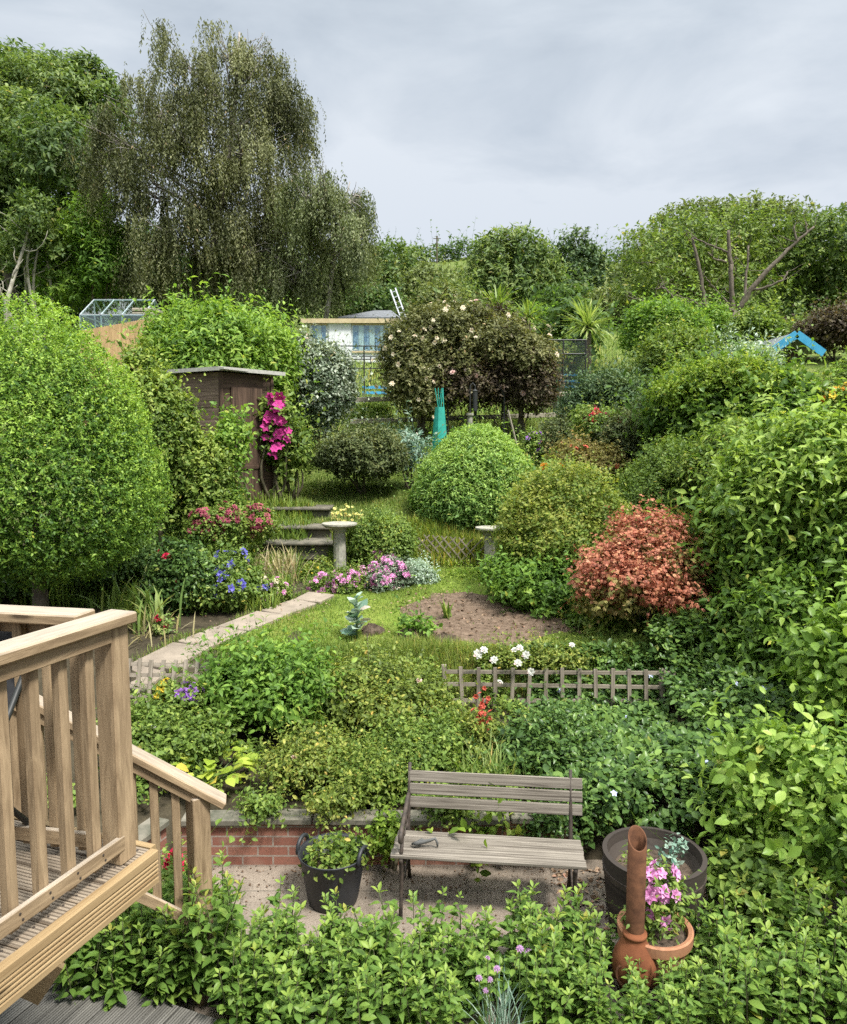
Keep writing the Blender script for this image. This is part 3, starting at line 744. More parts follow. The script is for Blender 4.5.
m = MB(); m.box((nq[0], nq[1], (nq[2] - .03) / 2), (nq[2] - .03, .1, .1), up, hh2); m.build('newel_post', 'deckwood', st, bevel=.005)
for k in range(12):
    q = B - dr * (.31 + k * .135); m = MB(); m.box(q - up * .41, (.74, .043, .043), up, hh); m.build('baluster', 'deckwood', st, bevel=.004)
sr = thing('deck_stairs', 'timber stair treads running down behind the deck balustrade', 'stairs', (A[0], A[1], 0))
for k in range(4):
    q = np.array([-2.75 + .23 * k, 3.42 + .05 * k, DZ - .2 - .2 * k]); m = MB(); m.box(q, (.62, .26, .03), (-.2, 1, 0)); m.build('tread', 'decking', sr, bevel=.003)
m = MB(); m.beam((-2.8, 3.08, DZ - .18), (-1.75, 3.3, .6), .04, .2); m.build('stringer', 'fasciawood', sr)
m = MB(); m.beam((-2.95, 3.75, DZ - .18), (-1.9, 3.95, .6), .04, .2); m.build('stringer', 'fasciawood', sr)
# black folding chair on the deck, half out of the picture
cb = np.array([-1.86, 2.72, DZ]); cu = np.array([.93, -.36, 0]); cf = np.array([.36, .93, 0])
ch = thing('garden_chair', 'black folding garden chair on the deck, behind the balusters', 'chair', cb)
fr = MB()
for s in (-1, 1):
    e = cb + cu * .25 * s
    fr.tube([e - cf * .22, e + cf * .05 + up * .42, e + cf * .3 + up * .86], .012, 8); fr.tube([e + cf * .3, e + up * .4 - cf * .02, e - cf * .2 + up * .45], .012, 8)
fr.build('frame', 'blackmetal', ch, smooth=True)
def sling(P0, P1, w, sag, n=8):
    m = MB(); pts = []
    for i in range(n + 1):
        t = i / n; c = P0 + (P1 - P0) * t - up * sag * math.sin(t * math.pi)
        for th in (0, .006): pts += [c - cu * w - up * th, c + cu * w - up * th]
    f = []
    for i in range(n):
        a = i * 4; b = a + 4; f += [(a, a + 1, b + 1, b), (a + 2, b + 2, b + 3, a + 3), (a, b, b + 2, a + 2), (a + 1, a + 3, b + 3, b + 1)]
    f += [(0, 2, 3, 1), (n * 4, n * 4 + 1, n * 4 + 3, n * 4 + 2)]
    return m.add(pts, f)
sling(cb - cf * .2 + up * .45, cb + cf * .1 + up * .42, .24, .03).build('seat', 'blacksling', ch)
sling(cb + cf * .08 + up * .46, cb + cf * .3 + up * .86, .25, .02).build('backrest', 'blacksling', ch)

# ================================================================== WALL, BENCH, POTS
WY = 5.34; WT = .345
bw = thing('brick_wall', 'low red brick retaining wall with weathered stone coping behind the bench', 'wall', (0, WY, 0))
def wallrun(p, q, th):
    p, q = np.array(p, float), np.array(q, float); d = unit(q - p); n_ = np.array([d[1], -d[0], 0]); L = np.linalg.norm(q - p); m = MB()
    c = [p, q, q - n_ * th, p - n_ * th]; vv = [(a[0], a[1], z) for z in (-.05, WT) for a in c]
    m.add(vv, [(0, 1, 5, 4), (1, 2, 6, 5), (2, 3, 7, 6), (3, 0, 4, 7), (4, 5, 6, 7)],
          [[(0, 0), (L, 0), (L, WT + .05), (0, WT + .05)], [(0, 0), (th, 0), (th, .35), (0, .35)], [(0, 0), (L, 0), (L, .35), (0, .35)], [(0, 0), (th, 0), (th, .35), (0, .35)], [(0, 0), (L, 0), (L, th), (0, th)]])
    m.build('brickwork', 'brick', bw)
    m = MB(); k = int(L / .45); 
    for i in range(k): m.box(p + d * (L * (i + .5) / k) - n_ * (th / 2 - .01 + .006 * rng.normal()) + up * (WT + .027 + .003 * rng.normal()), (L / k - .012, th + .05, .05), d + n_ * .012 * rng.normal() + up * .006 * rng.normal())
    m.build('coping', 'coping', bw, bevel=.008)
wl = atz(182, 838, .2)
wallrun((-1.78, 5.26, 0), (1.12, 5.26, 0), .11)
wallrun((-2.15, 4.45, 0), (-1.89, 5.26, 0), .11)

# bench
fl_ = atz(390, 857, .43); fr_ = atz(587, 869, .43); bx = unit(fr_ - fl_); by = np.array([-bx[1], bx[0], 0])
L = np.linalg.norm(fr_ - fl_); bo = (fl_ + fr_) / 2; bo[2] = 0
be = thing('garden_bench', 'weathered grey slatted garden bench with rusty iron ends on the patio', 'bench', bo)
for k in range(4):
    m = MB(); m.box(bo + by * (.045 + .092 * k) + up * (.43 - .012 * k * (k > 0) * .5), (L - .01 * (k % 2), .084, .024), bx); m.build('seat_slat', 'benchwood', be, bevel=.004)
bd = unit(np.array([0, 0, 1.]) + by * .22); 
for k, h in enumerate((.60, .688, .772)):
    q = bo + by * (.40 + (h - .45) * .22) + up * h + bx * .035
    m = MB(); m.box(q, (L - .05, .074, .02), bx, bd); m.build('back_slat', 'benchwood', be, bevel=.004)
for s in (-1, 1):
    e = bo + bx * s * (L / 2 - .07); m = MB()
    Q = lambda f_, h: e + by * f_ + up * h
    m.tube([Q(-.01, .01), Q(.015, .12), Q(.045, .25), Q(.03, .38), Q(.01, .415)], [.014, .012, .013, .016, .016], 8)
    m.tube([Q(.46, .01), Q(.41, .15), Q(.36, .28), Q(.385, .40), Q(.40, .5), Q(.45, .68), Q(.492, .86)], [.014, .012, .013, .015, .014, .012, .012], 8)
    m.tube([Q(.01, .405), Q(.2, .395), Q(.39, .405)], .012, 6)
    m.tube([Q(.045, .25), Q(.12, .2), Q(.2, .18), Q(.29, .21), Q(.36, .28)], .009, 6)
    if s < 0: m.tube([Q(.445, .66), Q(.36, .66), Q(.2, .62), Q(.07, .60), Q(.0, .58), Q(-.015, .545), Q(.02, .52), Q(.05, .545)], [.014, .016, .016, .016, .017, .015, .012, .009], 8)
    if s < 0: m.tube([Q(.06, .60), Q(.1, .54), Q(.06, .48), Q(.02, .43)], [.014, .012, .012, .013], 8)
    for (a, h, rr) in () if s > 0 else ((.2, .53, .05), (.3, .52, .045), (.14, .3, .045), (.27, .3, .045)):
        m.tube([Q(a + rr * math.cos(t), h + rr * math.sin(t)) for t in np.linspace(0, 6.28, 13)], .006, 5, False)
    m.build('iron_end', 'iron', be, smooth=True)
# little ornament on the seat: low curled body with a loop
q = bo - bx * (L / 2 - .2) + by * .13 + up * .442
on = thing('curled_ornament', 'small dark grey curled ornament lying on the left end of the bench seat', 'ornament', q)
m = MB(); m.tube([q + bx * -.07 + up * .012, q + bx * -.04 + up * .03 - by * .02, q + up * .03, q + bx * .05 + up * .045, q + bx * .085 + up * .06, q + bx * .1 + up * .03, q + bx * .1 + up * .004],
                 [.008, .015, .014, .011, .010, .008, .006], 8); m.build('body', 'lead', on, smooth=True)
m = MB(); m.tube([q + bx * -.03 + up * .02 + by * .01, q + bx * -.01 + by * .05 + up * .02, q + bx * .03 + by * .04 + up * .008], [.014, .01, .006], 6); m.build('tail', 'lead', on, smooth=True)

# rubber trug
tb = at(333, 892, 4.86); tb[2] = .02
tr = thing('rubber_bucket', 'black rubber bucket of garden clippings by the brick wall', 'bucket', tb)
m = MB(); m.lathe([(.0, .0), (.165, 0), (.172, .02), (.19, .12), (.225, .33), (.235, .345), (.232, .352), (.215, .335), (.185, .2), (0, .2)], tb, 40)
m.build('bucket_body', 'rubber', tr, smooth=True)
for a in (2.8, -.35):
    c = tb + np.array([math.cos(a) * .228, math.sin(a) * .228, .335]); t_ = np.array([-math.sin(a), math.cos(a), 0]); m = MB()
    m.tube([c + t_ * .075 * math.cos(q_) + up * (.075 * math.sin(q_)) for q_ in np.linspace(-.2, math.pi + .2, 11)], .014, 8); m.build('handle', 'rubber', tr, smooth=True)
m = MB(); m.lathe([(.0, .235), (.1, .235), (.196, .222)], tb, 24); m.build('soil', 'soil', tr)
V, Fc, vv, P_, N_ = crown_geo([(tb[0], tb[1], tb[2] + .3, .16, .16, .04), (tb[0] + .1, tb[1], tb[2] + .36, .07, .07, .07)], .04, kind='oval', cov=2.2, seed=61, k=4, whip=0)
tag(fastmesh('clippings', V, Fc, vv, 'L_yelg', None, tb + up * .3), 'pile of pale leafy clippings heaped inside the black rubber bucket', 'clippings', None, 'stuff')
# half barrel
hb = atz(654, 852, .5); hb[2] = 0
bb = thing('half_barrel_planter', 'large dark wooden half barrel planter to the right of the bench', 'planter', hb)
Rb = .325
m = MB(); m.lathe([(0, .0), (Rb * .84, 0), (Rb * .93, .22), (Rb, .5), (Rb - .03, .503), (Rb - .04, .44), (Rb - .08, .38)], hb, 48); m.build('staves', 'barrelwood', bb, smooth=False)
for z_, rr in ((.09, .886), (.38, .972)):
    m = MB(); m.lathe([(Rb * rr + .004, z_ - .02), (Rb * (rr + .007) + .006, z_ + .02), (Rb * (rr + .007) - .01, z_ + .021), (Rb * rr - .01, z_ - .021)], hb, 48); m.build('hoop', 'iron', bb, smooth=False)
m = MB(); m.lathe([(0, .40), (.18, .39), (Rb - .045, .375)], hb, 32); m.build('soil', 'soil', bb)
r = np.random.default_rng(3)
for k, (dx, dy, sz, lab) in enumerate([(-.13, -.08, .07, 'small green seedling in the half barrel, behind the rusty flue'), (.14, .06, .06, 'small pale seedling at the right in the half barrel')]):
    c = hb + np.array([dx, dy, .4]); V, Fc, vv, P_, N_ = crown_geo([(*(c + up * .05), sz, sz, .06)], .035, kind='oval', cov=1.2, seed=80 + k)
    sd = thing('seedling', lab, 'seedling', c, 'seedlings in the half barrel'); fastmesh('leaves', V, Fc, vv, 'L_kale' if k else 'L_mid', sd); m = MB()
    for i in range(5): m.tube([c - up * .02, c + np.array([r.normal() * .03, r.normal() * .03, .07])], .003, 4)
    m.build('stem', 'stemgreen', sd)
# terracotta pot of pink flowers
tp = atz(655, 925, .33); tp[2] = 0.03
po = thing('terracotta_pot', 'round terracotta pot holding pink flowers, behind the rusty flue', 'pot', tp)
m = MB(); m.lathe([(0, 0), (.13, 0), (.165, .12), (.19, .235), (.212, .237), (.215, .295), (.205, .302), (.185, .295), (.18, .25), (0, .25)], tp, 48); m.build('pot_body', 'terracotta', po, smooth=False)
m = MB(); m.lathe([(.0, .262), (.178, .256)], tp, 24); m.build('soil', 'soil', po)
fp = tp + np.array([.0, .02, .25]); pf = thing('pink_flower', 'bushy plant with bright pink flowers growing in the terracotta pot', 'flower plant', fp)
V, Fc, vv, P_, N_ = crown_geo([(fp[0], fp[1], fp[2] + .1, .11, .11, .12), (fp[0] + .02, fp[1], fp[2] + .24, .1, .1, .1)], .035, kind='point', cov=2.2, seed=66, k=4)
fastmesh('foliage', V, Fc, vv, 'L_mid', pf); a_, b_ = pick(P_, N_, 26, (0, -.7, .8)); flowers(pf, 'pink', a_ + up * .05 + b_ * .03, b_, .042)
for mt in ('P_pink',): pass
# chimenea
cq = at(634, 960, 4.0); cq[2] = 0
cm = thing('chimenea', 'rusty chimenea with a round clay coloured body and tall flue cut at a slant', 'chimenea', cq)
m = MB(); m.lathe([(.0, .04), (.05, .04), (.095, .075), (.12, .14), (.124, .19), (.112, .25), (.085, .30), (.066, .335), (.062, .355), (.068, .36), (.068, .375), (.055, .38), (.05, .40)], cq, 40); m.build('fire_bowl', 'rustclay', cm, smooth=True)
m = MB(); m.lathe([(.062, -.012), (.07, -.004), (.07, .008), (.058, .014), (.05, .0), (.05, -.03), (0, -.03)], cq + np.array([-.06, -.087, .17]), 20, (-.55, -.8, .1)); m.build('mouth_rim', 'rust', cm, smooth=True)
n = 32; V = []; rf = .052
for k in range(n):
    a = 2 * math.pi * k / n
    for rr in (rf, rf - .006):
        x_, y_ = rr * math.cos(a), rr * math.sin(a); V += [(x_, y_, .37), (x_, y_, .93 + y_ * 1.0)]
f = []
for k in range(n):
    a = 4 * k; b = 4 * ((k + 1) % n); f += [(a, b, b + 1, a + 1), (a + 2, a + 3, b + 3, b + 2), (a + 1, b + 1, b + 3, a + 3)]
m = MB(); m.add(np.array(V) + cq, f); m.build('flue', 'rust', cm, smooth=True)
for a in (.5, 2.6, 4.7):
    m = MB(); d = np.array([math.cos(a), math.sin(a), 0]); m.tube([cq + d * .08 + up * .11, cq + d * .13 + up * .05, cq + d * .16], .014, 7); m.build('leg', 'rust', cm, smooth=True)
# ================================================================== MINT ROW
def mint_mesh(k, H, ns, s):
    r = np.random.default_rng(s); V, Fc, vv = [], [], []; n = 0; m = MB()
    for i in range(ns):
        b = np.array([r.normal() * .05, r.normal() * .05, 0]); h = H * (.55 + .6 * r.random()); ln = r.normal(size=2) * .06
        t = np.linspace(0, 1, 8); st = b + np.stack([ln[0] * t ** 1.4, ln[1] * t ** 1.4, h * t], 1)
        m.tube(st, np.linspace(.005, .0025, 8), 4)
        nn = int(h / .044); a0 = r.random() * 6.3
        for j in range(nn + 1):
            f = (j + .4) / (nn + .6)
            if f < .14 and r.random() < .7: continue
            c = b + np.array([ln[0] * f ** 1.4, ln[1] * f ** 1.4, h * f]); top = f > .88
            sz = .074 * (1.1 - .45 * max(0, f - .6) / .4) * (.8 + .4 * r.random())
            for q in range(2 if not top else 4):
                a = a0 + j * math.pi / 2 + q * (math.pi if not top else math.pi / 2) + r.normal() * .25
                el = (.15 + r.normal() * .25) if not top else .8 + r.normal() * .2
                D = np.array([[math.cos(a) * math.cos(el), math.sin(a) * math.cos(el), math.sin(el)]]); N = np.array([[0, 0, 1.]]) + r.normal(size=(1, 3)) * .25
                v_, f_ = scatter(tmpl('oval' if r.random() < .6 else 'point'), c[None] + D * .008, D, N, np.array([sz * (1 if not top else .85)]), .5)
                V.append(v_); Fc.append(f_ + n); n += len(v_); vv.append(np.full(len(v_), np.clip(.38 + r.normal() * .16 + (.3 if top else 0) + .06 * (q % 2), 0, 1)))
            # side shoot
            if .3 < f < .85 and r.random() < .5:
                a = r.random() * 6.3
                for q in range(4):
                    aa = a + r.normal() * .7; el = .5 + r.normal() * .35; D = np.array([[math.cos(aa) * math.cos(el), math.sin(aa) * math.cos(el), math.sin(el)]])
                    v_, f_ = scatter(tmpl('oval'), c[None] + np.array([[math.cos(a), math.sin(a), .5]]) * .035, D, np.array([[0, 0, 1.]]) + r.normal(size=(1, 3)) * .3, np.array([sz * .7]), .55)
                    V.append(v_); Fc.append(f_ + n); n += len(v_); vv.append(np.full(len(v_), np.clip(.45 + r.normal() * .16, 0, 1)))
    root = thing('mint_plant', 'mint', 'mint', (0, 0, 0), 'leafy mint plants in the foreground row')
    lf = fastmesh('leaves', np.concatenate(V), np.concatenate(Fc), np.concatenate(vv), 'L_mint', root)
    stx = m.build('stem', 'mintstem', root, smooth=True)
    return [root, lf, stx]
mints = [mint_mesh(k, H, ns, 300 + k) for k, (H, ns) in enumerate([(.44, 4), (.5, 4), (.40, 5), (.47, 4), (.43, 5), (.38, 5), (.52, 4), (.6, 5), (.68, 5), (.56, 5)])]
used = set(); r = np.random.default_rng(21)
def place_mint(x, y, z, k, sc, label):
    src = mints[k]
    if k not in used: used.add(k); root = src[0]
    else:
        root = src[0].copy(); col.objects.link(root)
        for c_ in src[1:]:
            d_ = c_.copy(); col.objects.link(d_); d_.parent = root
    root.location = (x, y, z); root.rotation_euler = (0, 0, r.random() * 6.28); root.scale = (sc,) * 3; root['label'] = label
def mint_label(px):
    return ('leafy mint plant growing under the edge of the raised deck' if px < 150 else 'leafy mint plant in front of the stair newel post' if px < 255 else
            'leafy mint plant in the row in front of the black rubber bucket' if px < 385 else 'leafy mint plant in the row in front of the bench' if px < 600 else
            'leafy mint plant in front of the rusty chimenea' if px < 690 else 'leafy mint plant at the bottom right, below the broad leaved dogwood')
hts = [(40, .5), (90, .62), (150, .74), (230, .72), (255, .56), (290, .43), (350, .44), (400, .47), (440, .46), (480, .40), (520, .47), (560, .58), (600, .48), (640, .38), (680, .42), (730, .48), (790, .52), (850, .52)]
hx = [a for a, b_ in hts]; hy = [b_ for a, b_ in hts]
for row, (Y, zb) in enumerate([(3.88, 0.02), (3.99, 0.02), (4.1, .02), (4.22, .02), (3.75, .02), (3.62, .02)]):
    px = 62 + 14 * row if row < 4 else 235 + 15 * (row - 4)
    while px < 880:
        if True:
            p = at(px + r.normal() * 5, 980, Y + r.normal() * .03); hgt = np.interp(px, hx, hy) * (.84 if row > 0 else .76) * (.75 + .45 * r.random()) * (1 if row < 4 else .85)
            if 590 < px < 702: hgt = min(hgt, .25) if row < 4 else .34
            NOM = np.array([.44, .5, .40, .47, .43, .38, .52, .6, .68, .56]); k = int(r.choice(np.argsort(np.abs(NOM - hgt))[:4])); nom = NOM[k]
            if not (472 < px < 528 and row >= 4) and not (605 < px < 675 and row in (1, 2)) and not (400 < px < 520 and row == 3 and r.random() < .6):
                place_mint(p[0], p[1], zb, k, hgt / nom * 1.02, mint_label(px))
        px += 27 + r.normal() * 5
# chives with purple heads
for i, (px, py) in enumerate([(492, 985), (598, 972)][:1]):
    p = at(500, 985, 3.62); root = thing('chive_plant', 'clump of thin chive leaves with round dull purple heads among the mint', 'chives', (p[0], p[1], .02))
    straps('leaves', '', p[0], p[1], 70, .36, .006, 'L_kale', .05, .25, .6, z=.02, root=root)
    hp = [at(a, b_, 3.58) for a, b_ in ((488, 957), (479, 977), (490, 979), (486, 990), (520, 948), (527, 950), (497, 968))]
    mb = MB()
    for h_ in hp: mb.tube([(p[0] + (h_[0] - p[0]) * .3, p[1], .02), (h_[0], h_[1], h_[2] * .6), h_], .0025, 4)
    mb.build('stem', 'stemgreen', root); flowers(root, 'chive', hp, [np.array([0, 0, 1.])] * 7, .021)
# red geranium by the steps
p = at(174, 872, 4.35); root, P_, N_ = shrub('red_geranium', 'small geranium with a bright red flower head beside the newel post', 158, 190, 862, 4.45, 'L_mid', .06, 'flower plant', kind='oval', nl=2, cov=2)
hd_ = np.array([at(174 + r.normal() * 4, 858 + r.normal() * 4, 4.33) for i in range(14)]); flowers(root, 'red', hd_, [np.array([0, -.7, .6])] * 14, .03, jit=.5)

# ================================================================== BED BEHIND THE WALL
grp = 'shrubs in the bed above the brick wall'
def bedshrub(*a, **k):
    for q_, w_ in (('gap', .25), ('whip', .16)): k.setdefault(q_, w_)
    k['depth'] = .75; k['lump'] = .32; k['cov'] = k.get('cov', 2.5) * .95
    return shrub(*a, group=grp, **k)
bedshrub('rose_bush', 'dense green rose bush with one white bloom beside the deck post', 120, 232, 712, 6.2, 'L_mid', .042, kind='oval', cov=3.2, depth=.5, fl=[('rose', 2, .035)], nl=8)
bedshrub('leafy_shrub', 'tall bright green leafy shrub between left trellis and lawn', 208, 330, 655, 6.75, 'L_elder', .06, kind='point', cov=3.2, depth=.55, nl=9, lump=.18)
# hosta
hp = at(212, 772, 5.85); z0 = float(T(hp[0], hp[1])); hr = thing('hosta', 'low hosta with broad yellow green leaves at the bed edge behind the stair rail', 'plant', (hp[0], hp[1], z0))
rr = np.random.default_rng(9); n = 70; a = rr.random(n) * 6.28; rad = .08 + .24 * rr.random(n) ** .7; P = np.stack([hp[0] + np.cos(a) * rad, hp[1] + np.sin(a) * rad, z0 + .12 + .17 * rr.random(n) * (1.3 - rad * 2)], 1)
D = unit(np.stack([np.cos(a), np.sin(a), .25 + .3 * rr.normal(size=n)], 1)); V, Fc = scatter(tmpl('oval'), P, D, np.array([0, -.2, 1.]) + rr.normal(size=(n, 3)) * .25, .10 + .05 * rr.random(n), .68)
fastmesh('leaves', V, Fc, np.repeat(np.clip(.5 + rr.normal(size=n) * .22, 0, 1), 10), 'L_hosta', hr); mb = MB()
for q in P[::2]: mb.tube([(hp[0] + rr.normal() * .02, hp[1] + rr.normal() * .02, z0 - .02), (q[0] * .6 + hp[0] * .4, q[1] * .6 + hp[1] * .4, q[2] * .7 + z0 * .3), q], .004, 4)
mb.build('stem', 'stemgreen', hr)
bedshrub('rose_bush', 'rose bush with a single pale pink bloom, behind the black bucket', 262, 348, 738, 5.85, 'L_rose', .032, kind='oval', cov=2.6, depth=.6, nl=6, gap=.2, fl=[('blush', 1, .05)])
bedshrub('rose_bush', 'spreading rose bush with yellowish leaves under the lawn edge', 306, 446, 676, 6.85, 'L_rose', .04, kind='oval', cov=3, depth=.55, nl=10, lump=.2, fl=[('blush', 2, .03)])
bedshrub('spirea', 'low fine leaved yellow green shrub left of the bench back', 330, 424, 752, 5.75, 'L_yelg', .028, kind='oval', cov=3.0, depth=.6, nl=7, lump=.2)
bedshrub('leafy_shrub', 'mid green shrub directly behind the left end of the bench', 368, 470, 726, 6.15, 'L_mid', .036, kind='oval', cov=3, depth=.5, nl=7)
bedshrub('leafy_shrub', 'shaded green shrub in front of the middle of the trellis', 424, 520, 728, 6.5, 'L_rose', .038, kind='oval', cov=3, depth=.5, nl=8, lump=.18)
bedshrub('white_rose_bush', 'rose bush with loose white blooms leaning over the trellis', 474, 590, 660, 7.5, 'L_rose', .034, ry=.2, kind='oval', cov=1.7, depth=.9, nl=9, gap=.35, lump=.3, whip=.2)
rb = [o for o in bpy.data.objects if o.get('category') == 'shrub'][-1]
fp_ = [at(a, b_, 7.08) for a, b_ in ((478, 654), (484, 650), (494, 660), (515, 650), (520, 648), (518, 663), (531, 672), (500, 682), (526, 655), (572, 645))]; flowers(rb, 'rose', fp_, [np.array([0, -.6, .8])] * 10, .042)
bedshrub('leafy_shrub', 'dark green leafy shrub behind the middle of the bench, below the white roses', 500, 604, 728, 6.1, 'L_peri', .05, kind='point', cov=3, depth=.5, nl=7)
# grassy lily clump and red spike
straps('lily_clump', 'clump of narrow grassy leaves rising behind the bench back', *at(492, 780, 5.75)[:2], 120, .46, .016, 'L_strap', .12, .3, .9)
straps('crocosmia_clump', 'upright sword shaped leaves behind the bench, at the left of the red flower spike', *at(392, 730, 6.5)[:2], 26, .55, .022, 'L_strap', .05, .15, .35)
sp = at(482, 735, 6.3); z0 = float(T(sp[0], sp[1])); ps = thing('penstemon', 'slender plant with a coral red flower spike in front of the trellis', 'flower plant', (sp[0], sp[1], z0))
mb = MB(); tips = []
for (tx, ty) in ((481, 690), (488, 700), (476, 712)):
    tpp = at(tx, ty, 6.25); mb.tube([(sp[0], sp[1], z0), ((sp[0] + tpp[0]) / 2, sp[1], (z0 + tpp[2]) / 2), tpp], .004, 4)
    for k in range(9): tips.append(tpp + np.array([r.normal() * .022, -.01, -.035 * k + .02]))
mb.build('stem', 'stemgreen', ps); flowers(ps, 'coral', tips, [np.array([0, -.8, -.1])] * len(tips), .028, jit=.6)
# sprawling plants under the bench slats
bedshrub('bramble', 'yellowing large leaved seedling plant seen under the bench back slats', 462, 532, 806, 5.36, 'L_yel', .07, kind='oval', cov=1.6, depth=.8, nl=3, ry=.12, stems=3)
bedshrub('yellow_spray', 'small yellow leaved spray hanging over the coping left of the bench', 372, 404, 812, 5.22, 'L_yel', .04, kind='oval', cov=1.5, depth=.9, nl=3, ry=.1, stems=3)
for k_, (a_, b2_, t_, mt_, lab_) in enumerate([(310, 362, 790, 'L_rose', 'rose stems spilling over the coping above the black bucket'), (240, 276, 797, 'L_mid', 'low green plant spilling over the coping right of the newel post'), (430, 470, 800, 'L_mid', 'green plant spilling over the coping behind the left of the bench'), (528, 592, 796, 'L_peri', 'dark plant spilling over the coping behind the right of the bench')]):
    shrub('trailing_plant', lab_, a_, b2_, t_, 5.3, mt_, .034, 'plant', 'plants spilling over the coping', kind='oval', cov=1.7, depth=.85, nl=5, ry=.16, gap=.25, whip=.2, lump=.35, pybot=848 if k_ == 3 else 820, stems=3)
# periwinkle ground cover
def pm(x, y): return (x > 1.05 + .2 * np.sin(y * 3)) & ((y > 5.36) | (x > 1.2 + .15 * np.sin(x * 9)))
pw, P_, N_ = carpet('periwinkle', '', .95, 4.2, 5.2, 7.7, lambda x, y: np.where(y < 5.38, .55, (.25 + .14 * np.clip(x - 1.5, 0, 1.5)) * np.clip(1 - (y - 5.9) * 1.2 * (x < 2.35), .12, 1)), .062, 'L_peri', 5, mask=pm)
tag(pw, kind='stuff')
pf_ = thing('periwinkle_flowers', 'scatter of small pale blue star flowers over the dark periwinkle on the right bank', 'flowers', (2, 6, .5), None)
ix = np.random.default_rng(4).choice(len(P_), 60, replace=False); flowers(pf_, 'pale', P_[ix] + [0, -.06, .07], [np.array([0, -.7, .6])] * 60, .03, jit=.4)
cv, _, _ = carpet('ground_cover', '', -3.0, 1.3, 5.42, 7.5, .12, .04, 'L_mid', 2.0, mask=lambda x, y: ((x > -1.3) | (y < 6.3)) & (sn(np.stack([x, y, 0 * x], 1), 4, 2) > -.1) & ~((x > -1.6) & (x < -.6) & (y < 6.1))); tag(cv, kind='stuff')

# ================================================================== TRELLISES
def trellis(name, label, px0, px1, Y, pyt, pyb, lean, nh, dv, ext=0.):
    a, b_ = at(px0, pyt[0], Y), at(px1, pyt[1], Y); d = unit(b_ - a); L = np.linalg.norm(b_ - a); h = a[2] - at(px0, pyb, Y)[2]
    dn = unit(np.array([0, -lean, -1.])); root = thing(name, label, 'trellis', (a + b_) / 2 + dn * h); m = MB(); nn = np.cross(d, dn)
    for i in range(nh):
        p = a + dn * (.02 + (h - .06) * i / (nh - 1)); m.box(p + d * (L + ext * (i % 2 + .5)) / 2 + dn * rng.normal() * .006, (L + ext * (i % 2 + .5), .036, .014), d + up * rng.normal() * .012, dn)
    k = int(L / dv)
    for i in range(k + 1):
        m.box(a + d * (i * dv + .03) + dn * h * .5 - nn * .0145, (h + .03 + .03 * rng.random(), .036, .014), dn + d * rng.normal() * .03, d)
    m.build('lattice', 'trelliswood', root)
    for i in (.02, L - .05):
        m = MB(); m.box(a + d * i + dn * (h * .5 + .1) + nn * .03, (h + .25, .045, .045), dn, d); m.build('post', 'trelliswood', root)
    return root
trellis('trellis', 'weathered wooden lattice trellis half hidden by roses in front of the dug soil', 442, 668, 7.2, (668, 672), 716, .05, 4, .165, .14)
trellis('trellis', 'short sagging lattice trellis leaning by the stone path next to the deck post', 126, 240, 6.75, (661, 664), 698, .35, 4, .105, .03)
def patch(name, label, cat, px0, px1, py0, py1, Y, kinds, n, size, mat=None, lsz=.03, cov=2., kind='oval', stems=0, ry=None, **k):
    root, P, N = shrub(name, label, px0, px1, py0, Y, mat or 'L_mid', lsz, cat, kind=kind, cov=cov, stems=stems, ry=ry, pybot=py1, **k)
    for i, kd in enumerate(kinds): flowers(root, kd, *pick(P, N, n, thr=.45), size)
    return root
patch('pansy_plant', 'yellow pansies at the foot of the left trellis', 'flower plant', 160, 178, 684, 706, 6.35, ['yellow'], 14, .035)
patch('viola_plant', 'violet blue pansies at the foot of the left trellis', 'flower plant', 178, 204, 686, 710, 6.35, ['violet'], 16, .04)

# ================================================================== LAWN LEVEL
r = np.random.default_rng(77)
n = 90000; x = -2.9 + 5.6 * r.random(n); y = 7.45 + 3.7 * r.random(n)
cx_, cy_ = (s0[0] + s1[0] + .1) / 2, 8.85; q = .35 * sn(np.stack([x, y, 0 * x], 1), 4.5, 3) + ((x - cx_) / ((s1[0] + .1 - s0[0]) / 2)) ** 2 + ((y - cy_) / .9) ** 2
pxl = np.interp(y, [p[1] for p in pc], [p[0] for p in pc]); keep = (q > 1.0 + .25 * r.normal(size=n)) & (np.abs(x - pxl) > .33) & (x > pxl) & ((y > 7.62) | (x < -1.5))
grass('lawn_grass', np.stack([x, y, T(x, y) + .005], 1)[keep], .042, 'L_grass', .006)
ksel = (q < 1) & (r.random(n) < .012); grass('weeds', np.stack([x, y, T(x, y) + .02], 1)[ksel], .05, 'L_mid', .016)
n = 30000; x = -3 + 6 * r.random(n); y = 7.28 + .55 * r.random(n); kk = (x > -1.5) & (sn(np.stack([x, y, 0 * x], 1), 3, 1) > -.9)
grass('long_grass', np.stack([x, y, T(x, y)], 1)[kk], .14, 'L_grass', .007)
n = 700; x = s0[0] + .1 + (s1[0] - s0[0]) * r.random(n); y = 8.05 + 1.6 * r.random(n); Dc = unit(r.normal(size=(n, 3)) * [1, 1, .3]); Vc, Fk = scatter(tmpl('q'), np.stack([x, y, T(x, y) + .055], 1), Dc, np.array([0, 0, 1.]) + r.normal(size=(n, 3)) * .6, .015 + .05 * r.random(n) ** 2, .7)
tag(fastmesh('soil_clods', Vc, Fk, np.repeat(r.random(n), 4), 'chips'), kind='stuff')
